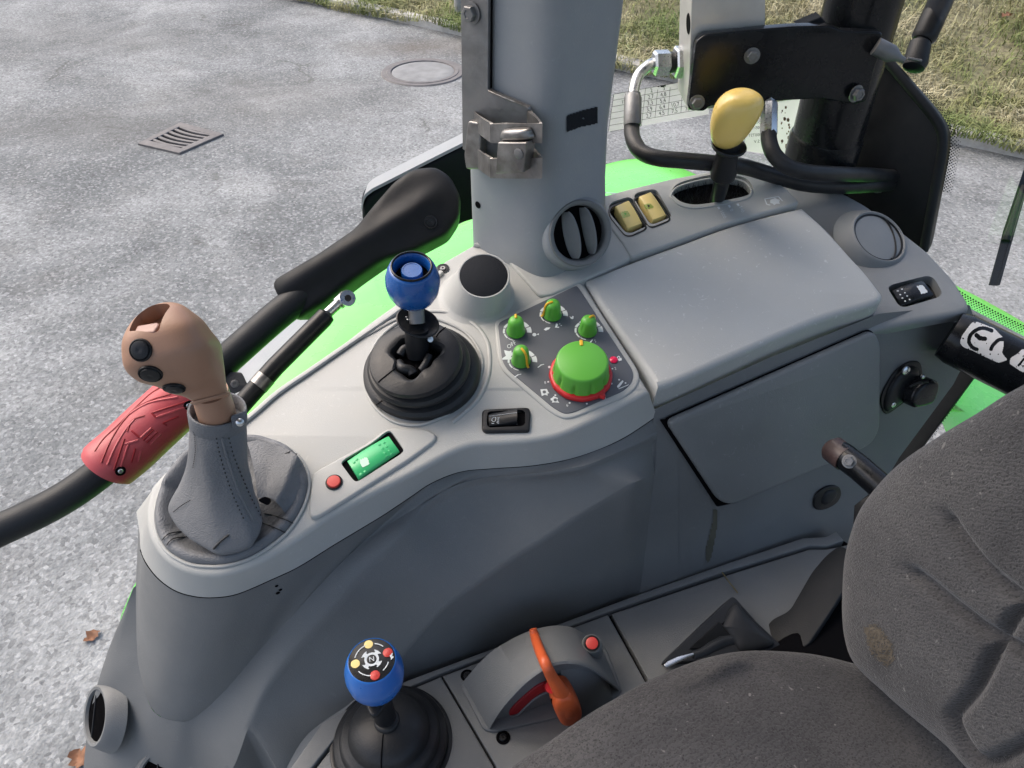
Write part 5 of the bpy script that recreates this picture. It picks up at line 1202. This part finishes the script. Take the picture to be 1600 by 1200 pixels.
# housing of the orange hand lever
q = zc(680, 940, 4.615)
a0 = S(*q([(372, 922)])[0]); a1 = S(*q([(1340, 635)])[0]); ax = (a1 - a0).normalized(); nr = Vector((ax.y, -ax.x, 0)); nr = nr if nr.dot(CAM - a0) > 0 else -nr
NPl = Plane(a0, nr); b0 = S(*q([(182, 600)])[0]); FPl = Plane(b0, nr)
hs = thing('lever_housing', 'rounded grey housing with a curved red slot beside the seat', 'housing', a0.lerp(a1, .5))
near = q([(372, 922), (410, 850), (470, 760), (560, 655), (640, 575), (720, 512), (800, 462), (880, 435), (960, 428), (1040, 436), (1110, 460), (1170, 495), (1240, 550), (1300, 598), (1340, 640)])
far = q([(182, 600), (230, 545), (300, 462), (345, 415), (420, 350), (500, 300), (590, 250), (680, 212), (770, 187), (850, 174), (920, 174), (1000, 190), (1080, 235), (1150, 275), (1215, 330)])
NP = resample(spl([NPl(*p) for p in near], 6), 70); FP = resample(spl([FPl(*p) for p in far], 6), 70)
for P in (NP, FP):
    for p in P: p.z = max(p.z, 1.7505)
cN = (a0 + a1) / 2
def shrink(P, s, off): return [cN + Vector(((p - cN).x * s, (p - cN).y * s, (p - cN).z * s)) + nr * off for p in P]
hm = MB()
rin = shrink(NP, .93, -.003)
hm.loft([[p - nr * .002 + Vector((0, 0, -.03)) for p in FP], [p - nr * .0015 + Vector((0, 0, -.003)) for p in FP], [p - nr * .0 for p in FP], [a.lerp(b, .5) for a, b in zip(FP, NP)], [a.lerp(b, .93) for a, b in zip(FP, NP)], NP, shrink(NP, .985, .0022), shrink(NP, .955, .0015), rin, shrink(NP, .92, -.005), shrink(NP, .6, -.0055), shrink(NP, .06, -.006)], False)
part('shell', hm, M['dark'], hs, angle=50); hbv = bvh(hm)
IN = Plane(a0 - nr * .0048, nr)
sl = spl(q([(533, 800), (560, 755), (650, 670), (740, 600), (830, 568), (862, 590), (845, 628), (770, 650), (690, 705), (620, 780), (570, 818), (543, 822)]), 4, True)
part('red_slot', MB().slab(IN.many(sl, .0), nr, .0015, -.004, .001), M['dkred'], hs)
edge = IN.many(spl(q([(545, 826), (600, 812), (650, 762), (720, 700), (790, 660), (850, 640)]), 5), .002); part('slot_edge', MB().tube(edge, .0012, 8), M['dark'], hs)
flare = [NPl(*p, -.004) for p in q([(1150, 480), (1240, 550), (1340, 640)])] 
part('flank', MB().loft([[NPl(*p, -.008) for p in q([(900, 450), (1000, 440), (1110, 465), (1150, 485), (1250, 560), (1345, 640)])], [S(*p) + Vector((0, 0, .002)) for p in q([(940, 900), (1000, 880), (1090, 830), (1190, 780), (1280, 720), (1345, 645)])]], False), M['dark'], hs)
part('foot_flange', MB().slab(rnd(S.many(q([(345, 930), (185, 620), (225, 560), (1230, 340), (1345, 640), (1000, 820), (420, 950)])), .006), (0, 0, 1), .0035, 0, .002), M['dark'], hs)
for u, v in q([(490, 982), (231, 535)]):
    part('screw_well', MB().lathe([(.0070, .0006), (.0062, .0010), (.0056, .0002), (0, .0002)], frame(S(u, v), (0, 0, 1)), 22), M['void'], hs); screw(u, v, S, (0, 0, 1), .0038, hs, M['black'], .0006)
bt = q([(1130, 300)])[0]; bp_ = FPl(*bt, .026); Fbt = frame(bp_, (-.05, -.30, 1))
part('button_boss', MB().lathe([(.0120, -.03), (.0100, -.004), (.0092, -.001), (.0084, -.0004), (.0078, -.001)], Fbt, 32), M['dark'], hs)
rbt = thing('push_button', 'round red push button at the rear end of the lever housing', 'button', Fbt)
part('bezel', MB().lathe([(.0080, -.001), (.0079, .0001), (.0070, .0003), (.0064, -.0004)], Fbt, 32), M['black'], rbt)
part('cap', MB().lathe([(.0061, -.001), (.0060, .0006), (.0052, .0010), (0, .0011)], Fbt, 32), M['redbtn'], rbt)
ol = thing('hand_lever', 'bright orange curved hand lever lying across the grey housing', 'hand lever', NPl(880, 1100, .01))
op = [FPl(*q([(705, 198)])[0], .004), FPl(*q([(722, 262)])[0], .012), FPl(*q([(752, 350)])[0], .026).lerp(NPl(*q([(752, 350)])[0], .004), .3), NPl(*q([(796, 450)])[0], .004), NPl(*q([(838, 540)])[0], .008), NPl(*q([(880, 610)])[0], .012), NPl(*q([(915, 672)])[0], .014), NPl(*q([(938, 730)])[0], .015), NPl(*q([(955, 775)])[0], .015), NPl(*q([(962, 800)])[0], .015)]
orr = [.0038, .0047, .0049, .0052, .0056, .0065, .0085, .0108, .0102, .0055]
PO = spl(op, 5); RO = [v.x for v in spl([Vector((r, 0)) for r in orr], 5)]
part('arm', MB().tube(PO, RO, 20), M['orange'], ol, angle=80)
lump = spl(q([(828, 690), (840, 650), (880, 618), (960, 612), (1010, 660), (1035, 720), (1030, 770), (985, 810), (930, 828), (885, 815), (855, 765)]), 4, True)
part('hub', MB().pillow(NPl.many(lump, .010), nr, .015, 14, 4.0, back=.012), M['orange'], ol, angle=70)
part('red_pivot', MB().tube([NPl(*q([(820, 612)])[0], -.008), NPl(*q([(838, 615)])[0], .010)], .0058, 16), M['red'], ol)
part('hub_notch', MB().pillow(spl(NPl.many(q([(832, 700), (843, 705), (846, 728), (838, 735)]), .0150), 4, True), nr, .0006, 4), M['void'], ol)
fl_ = MB(); fl_.slab(H(1.44).many([(330, 1180), (560, 1000), (1000, 900), (1500, 900), (1700, 1400), (1300, 1700), (300, 1700)]), (0, 0, 1), 0, -.02, .002); solo('cab_floor', fl_, M['rubber'], kind='structure')
# stalk of dry grass
solo('grass_stalk', MB().tube(spl([S(1128, 897) + Vector((0, 0, .003)), S(1136, 912) + Vector((0, 0, .006)), S(1145, 921) + Vector((0, 0, .004)), S(1152, 929) + Vector((0, 0, .003))], 4), [.0009] * 12 + [.0006], 6), M['twig'], 'short dry grass stalk lying across the shelf groove', 'grass stalk')
# ================================================================== SEAT
seat = thing('driver_seat', 'worn dark grey fabric driver seat with a stained backrest', 'seat', Vector((.42, .30, 1.70)))
SC = H(1.787)
cu = spl([(776, 1228), (812, 1194), (856, 1164), (926, 1116), (1004, 1071), (1078, 1040), (1142, 1026), (1215, 1024), (1290, 1033), (1340, 1045), (1420, 1060), (1540, 1130), (1700, 1260), (1760, 1480), (1500, 1700), (1100, 1720), (820, 1560), (740, 1340)], 6, True)
CU = resample(SC.many(cu), 150, True)
cm_ = MB(); cm_.pillow(CU, (0, 0, 1), .032, 46, 3.0, back=.09, disp=lambda p: .0035 * noise.noise(p * 9) + .0016 * noise.noise(p * 24))
part('cushion', cm_, M['fabric'], seat, angle=80)
SB = Plane((.33, .394, 1.82), (-.94, -.34, .25))
bo = spl([(1680, 570), (1602, 604), (1545, 640), (1470, 684), (1410, 727), (1365, 778), (1341, 835), (1333, 890), (1328, 950), (1333, 1000), (1350, 1038), (1400, 1085), (1450, 1125), (1500, 1166), (1560, 1225), (1700, 1330), (1900, 1300), (2050, 1000), (1980, 640), (1830, 540)], 6, True)
BO = resample(SB.many(bo), 230, True)
gro = [[(1500, 775), (1526, 800), (1560, 842), (1600, 884), (1700, 960)], [(1440, 868), (1465, 881), (1500, 902), (1532, 928), (1565, 952), (1604, 978), (1720, 1040)], [(1700, 900), (1640, 950), (1604, 1012), (1576, 1063), (1541, 1100), (1537, 1112), (1546, 1141), (1566, 1170), (1585, 1176), (1620, 1165), (1700, 1120)]]
gro = [[tuple(p) for p in spl([Vector(x) for x in g], 5)] for g in gro]
def gdisp(p):
    u, v = px(p); d = min(segdist((u, v), g) for g in gro); en = min(math.hypot(u - g[0][0], v - g[0][1]) for g in gro)
    return -.0120 * math.exp(-(d / 11.0) ** 2) * min(1, (en / 45) ** 2 if en < 45 else 1) + .003 * noise.noise(p * 10) + .0012 * noise.noise(p * 30)
bk_ = MB(); bk_.pillow(BO, SB.n, .042, 110, 2.6, disp=gdisp, center=SB(1560, 960), back=.06)
part('backrest', bk_, M['fabric'], seat, angle=80); sbb = bvh(bk_)
STP = rnd([(1346, 978), (1372, 972), (1396, 1004), (1402, 1034), (1386, 1046), (1360, 1024)], 8)
ms = lambda x, y: noise.noise(Vector((x * .45, y * .35, 3))) * 9 + 1 < segdist((x, y), STP + STP[:1]) and noise.noise(Vector((x * .5, y * .9, 5))) < .38
part('foam_stain', patch(sbb, STP, 1.1, .0005, ms), mat('exposed_foam', (.098, .082, .062), .95, var=.35, vscale=130, grain=.0012, gscale=350), seat, fixn=False)
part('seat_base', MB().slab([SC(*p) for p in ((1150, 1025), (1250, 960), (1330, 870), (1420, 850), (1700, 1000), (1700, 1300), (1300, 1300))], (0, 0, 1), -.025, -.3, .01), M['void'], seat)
sidec = [T(u, v, t) for u, v, t in ((1313, 852, .885), (1334, 866, .87), (1331, 905, .85), (1295, 962, .83), (1262, 1012, .815), (1222, 1020, .82), (1196, 982, .83), (1208, 968, .835), (1234, 956, .84), (1269, 895, .865), (1290, 870, .88))]
nrm_ = (sidec[1] - sidec[0]).cross(sidec[5] - sidec[0]).normalized(); nrm_ = nrm_ if nrm_.dot(CAM - sidec[0]) > 0 else -nrm_
spn = Plane(sidec[4], nrm_)
part('side_cover', MB().slab(rnd([spn(*px(p)) for p in sidec], .008), nrm_, .002, -.004, .0015), M['blackm'], seat)
part('back_frame', MB().slab([T(u, v, t) for u, v, t in ((1335, 790, .80), (1360, 770, .79), (1345, 850, .76), (1330, 870, .79))], CAM - T(1345, 820, .8), .004, -.02, .002), M['black'], seat)
pv = [T(1302, 702, .80), T(1318, 712, .79), T(1345, 733, .775), T(1385, 768, .755), T(1440, 815, .73)]
stb = part('recliner_tube', MB().tube(pv, [.0135, .0135, .0133, .0133, .0133], 24), M['gloss'], seat)
part('tube_end', MB().tube([T(1300, 700, .802), T(1301, 701, .801), T(1322, 717, .787)], [.0120, .0141, .0140], 24), mat('worn_brown_paint', (.055, .035, .033), .4, var=.3, vscale=60, grain=.0003, gscale=200), stb)
hexbolt(frame(T(1327, 721, .771), (CAM - T(1327, 721, .77)) + Vector((-.2, 0, 0))), .0052, .005, stb, M['oldsteel'])
# belt buckle
bkl = thing('belt_anchor', 'black plastic buckle holder with a bright metal tongue beside the cushion', 'belt buckle', S(1120, 1000))
bz4 = zc(1000, 820, 4.444); BP = Plane(S(1090, 960) + Vector((0, 0, .03)), (.10, -.35, 1))
part('holder', MB().slab(rnd(BP.many(bz4([(630, 505), (655, 515), (800, 680), (968, 838), (900, 900), (600, 940), (165, 960), (180, 930)])), .003), BP.n, .004, -.03, .0008), M['charcoal'], bkl)
part('inner_flap', MB().slab(rnd(BP.many(bz4([(535, 680), (640, 800), (560, 860), (330, 870)])), .002), BP.n, .0065, .003, .001), M['black'], bkl)
part('webbing_sleeve', MB().pillow(spl(BP.many(bz4([(652, 545), (730, 620), (820, 715), (930, 830), (800, 880), (700, 880), (640, 800), (590, 730), (575, 690)]), .004), 4, True), BP.n, .009, 12, 2.2), M['charcoal'], bkl, angle=70)
part('flap_edge', MB().tube(BP.many(bz4([(572, 690), (690, 580)]), .005), .0009, 8), M['gloss'], bkl)
HT = H(1.836)
part('stalk', MB().tube(HT.many(bz4([(640, 800), (570, 815), (500, 850), (440, 885), (370, 910)])), [.0048, .0055, .0052, .0045, .004], 16), M['blackm'], bkl)
part('tongue', MB().slab(rnd(HT.many(bz4([(160, 985), (185, 960), (260, 925), (380, 895), (450, 868), (462, 880), (400, 905), (335, 925), (270, 955), (180, 1000)])), .001), HT.n, .0035, 0, .0008), M['zinc'], bkl)
# black cross tube behind the seat
ct = thing('cross_tube', 'black cross tube with a torn white sticker behind the seat', 'tube', T(1500, 540, .86))
tm = MB(); ca, cb_ = T(1498, 530, .895), T(1720, 640, .84); rr = .0315
tm.tube([ca - (cb_ - ca).normalized() * .012, ca, ca.lerp(cb_, .03), ca.lerp(cb_, .5), cb_], [rr * .90, rr, rr, rr, rr], 40)
part('tube', tm, M['gloss'], ct, angle=50); tb_ = bvh(tm)
cz = zc(1450, 460, 5.4545)
poly1 = rnd(cz([(370, 240), (410, 232), (560, 290), (640, 370), (645, 440), (630, 500), (680, 560), (600, 585), (480, 530), (380, 480), (300, 450), (268, 410), (290, 350)]), 3, 3)
A1 = spl([Vector(p) for p in cz([(540, 312), (470, 290), (410, 305), (360, 350), (350, 410), (385, 455), (415, 468)])], 5); A2 = spl([Vector(p) for p in cz([(640, 385), (600, 390), (555, 430), (535, 468)])], 5); A3 = [Vector(p) for p in cz([(412, 350), (440, 375), (482, 380)])]
def m1(x, y):
    if segdist((x, y), A1) < 2.6 or segdist((x, y), A2) < 2.5 or segdist((x, y), A3) < 3.2: return False
    lowf = max(0, (y - (x - 1500) * .5 - 535) / 14)
    return noise.noise(Vector((x * .33, y * .33, 2))) < .62 - lowf * .55
part('torn_sticker', patch(tb_, poly1, .7, .0007, m1), M['sticker'], ct, fixn=False)
poly2 = rnd(cz([(690, 590), (700, 540), (760, 505), (800, 465), (860, 470), (860, 690), (780, 650)]), 3, 3)
A4 = [Vector(p) for p in cz([(835, 530), (770, 605)])]
part('torn_sticker', patch(tb_, poly2, .7, .0007, lambda x, y: segdist((x, y), A4) > 1.3 and noise.noise(Vector((x * .3, y * .3, 8))) < .5), M['sticker'], ct, fixn=False)
# ================================================================== DOOR HANDLE BAR
dh = thing('door_grab_bar', 'black door grab bar with a faded red rubber grip and plastic cover', 'grab bar', T(450, 480, .95))
path = [T(u, v, t) for u, v, t in ((-420, 985, .84), (-280, 945, .84), (-140, 890, .845), (-60, 856, .85), (0, 828, .86), (60, 800, .87), (110, 772, .88), (160, 736, .89), (200, 702, .90), (245, 662, .91), (300, 612, .92), (370, 548, .935), (440, 487, .95), (520, 425, .97))]
part('bar', MB().tube(spl(path, 6), .0185, 24), M['blackm'], dh)
gp_ = [T(u, v, t) for u, v, t in ((166, 730, .89), (172, 724, .891), (200, 701, .90), (235, 668, .908), (270, 636, .915), (305, 604, .922), (318, 592, .924))]
GP = spl(gp_, 5); ng = len(GP); rg_ = [.0270 if i == 0 else (.0305 if i < 3 else .0318 + .0016 * math.sin(math.pi * i / ng)) for i in range(ng)]
gmm = MB(); gmm.tube(GP, rg_, 36); gpart = part('grip', gmm, M['redgrip'], dh, angle=60); rgb_ = bvh(gmm)
gz = zc(120, 580, 6.6667); rl = MB(); rd = MB()
def gl2(mb, pts, r, hh=.0):
    P = [hit(rgb_, *p, hh)[0] for p in resample(spl([Vector(x) for x in gz(pts)], 6), 30)]; P = [p for p in P if p is not None]
    if len(P) > 1: mb.tube(P, r, 6)
for p in ([(185, 835), (280, 700), (420, 570), (620, 370), (760, 240), (890, 155)], [(255, 955), (330, 770), (420, 610), (520, 480), (640, 370), (800, 290), (980, 235)], [(385, 1035), (440, 870), (495, 705)], [(780, 435), (900, 395), (1170, 310)], [(525, 630), (580, 510), (705, 462)], [(570, 620), (650, 690)], [(780, 435), (825, 485)], [(895, 540), (935, 565)], [(895, 540), (1060, 470)], [(570, 950), (610, 805)], [(690, 720), (800, 605)], [(725, 745), (840, 630)]): gl2(rd, p, .0011)
for p in ([(320, 975), (400, 790), (500, 620), (600, 500)], [(460, 1000), (545, 740)], [(830, 480), (1000, 420), (1180, 355)], [(660, 700), (780, 590)], [(715, 725), (830, 630)], [(765, 765), (875, 650)], [(640, 940), (670, 830)], [(560, 440), (750, 330), (1050, 270)], [(500, 760), (640, 720)]): gl2(rl, p, .0016, -.0004)
part('grip_grooves', rd, M['dkred'], gpart); part('grip_ribs', rl, M['redgrip'], gpart)
for x, y in ((455, 1040), (1165, 355)):
    p, n_ = hit(rgb_, *gz([(x, y)])[0], .0003)
    if p: part('screw_well', MB().lathe([(.0058, 0), (.0050, .0008), (0, .0004)], frame(p, n_), 18), M['void'], gpart); part('screw', MB().lathe([(.003, .0006), (.002, .0016), (0, .0016)], frame(p, n_), 12), M['zinc'], gpart)
CV = Plane(T(575, 385, .965), (CAM - T(575, 385, .965)).normalized() + Vector((-.25, -.1, .35)))
cvp = rnd([(431, 444), (500, 404), (560, 362), (588, 326), (622, 287), (650, 268), (684, 265), (706, 280), (720, 308), (719, 340), (700, 370), (650, 396), (600, 412), (560, 440), (510, 478), (472, 501), (460, 499)], 10, 4)
def cvd(p):
    u, v = px(p); d = ((u - 431) * .60 + (v - 444)) * .85   # distance below the upper edge line
    return .010 * math.exp(-((d - 22) / 20) ** 2) * (1 if u < 660 else max(0, 1 - (u - 660) / 50))
cvm = MB(); cvm.pillow(CV.many(resample([Vector(p) for p in cvp], 130, True)), CV.n, .024, 30, 5.0, back=.03, disp=cvd); part('cover', cvm, M['cover'], dh, angle=80); cvb = bvh(cvm)
cp_, cn_ = hit(cvb, 673, 347, .0003)
part('cover_screw', MB().lathe([(.0085, 0), (.0078, .0012), (.0058, .0006), (.0052, .0016), (.002, .0018), (0, .0008)], frame(cp_, cn_), 26), M['black'], dh)
DP = Plane(T(640, 300, 1.02), (.18, -1, 0))
dfp = rnd([(566, 345), (567, 322), (578, 305), (600, 291), (725, 228), (790, 200), (790, 330), (720, 350), (640, 400), (600, 400)], 10, 4)
dfm = thing('door_frame', 'black rounded frame end with painted sky sheen on top behind the grab bar', 'door frame', DP(650, 300))
part('frame_bar', MB().slab(DP.many(dfp), DP.n, 0, -.035, .005), M['cap'], dfm)
tp_ = [DP(*p) for p in ((566, 330), (570, 312), (580, 302), (600, 291), (725, 228), (780, 203))]; tp_ = spl(tp_, 4)
part('frame_sky_sheen', MB().loft([[p + Vector((0, -.001, .001)) for p in tp_], [p + Vector((-.001, .0, .0045)) for p in tp_], [p + Vector((-.001, .034, .0045)) for p in tp_], [p + Vector((0, .036, -.004)) for p in tp_]], False), M['pillar'], dfm)  # pale strip painted on for the sky's reflection along the frame top
# gas strut of the door
st_ = thing('door_strut', 'slim black gas strut with a silver rod end under the grab bar', 'gas strut', T(450, 560, .9))
part('cylinder', MB().tube([T(358, 655, .862), T(368, 643, .865), T(430, 573, .885), T(505, 498, .905), T(510, 492, .906), T(512, 489, .907)], [.0105, .0112, .0112, .0112, .0105, .006], 20), M['black'], st_)
part('label_patch', MB().tube([T(403, 604, .8735), T(416, 589, .877)], .0116, 20), M['steel'], st_)
part('rod', MB().tube([T(508, 493, .906), T(533, 470, .914)], .0062, 18), M['zinc'], st_)
part('rod_end', MB().tube([T(528, 475, .911), T(541, 463, .915)], .0080, 18), M['zinc'], st_)
Fe = frame(T(543, 466, .905), (CAM - T(543, 466, .9)) + Vector((.2, 0, .1))); part('ball_ring', MB().lathe([(.0062, -.003), (.0092, -.003), (.0098, 0), (.0092, .003), (.0062, .003)], Fe, 30), M['zinc'], st_)
part('ball', MB().lathe([(.0068, -.004), (.0066, .001), (.004, .003), (0, .0036)], Fe, 24), M['black'], st_)
tbp = [T(u, v, t) for u, v, t in ((330, 592, .922), (345, 580, .924), (378, 582, .921), (389, 605, .917), (370, 614, .915), (340, 625, .916))]
part('strut_bracket', MB().slab(rnd(tbp, .003), CAM - T(368, 602, .91), .001, -.003, .0008), M['charcoal'], dh)
part('bracket_rivet', MB().lathe([(.0050, 0), (.0044, .001), (.0024, .0012), (.002, .0004), (0, .0004)], frame(T(367, 600, .9165), CAM - T(367, 600, .91)), 20), M['oldsteel'], dh)
rf = MB(); rf.slab([(-.75, -1.2, 3.12), (1.5, -1.2, 3.12), (1.5, .82, 3.12), (-.75, .82, 3.12)], (0, 0, 1), .12, 0, .03)  # unseen roof, added and sized to cut the sky light inside
solo('unseen_shade_roof', rf, M['pillar'], 'unseen grey cab roof panel added to shade the seat and console', 'roof')
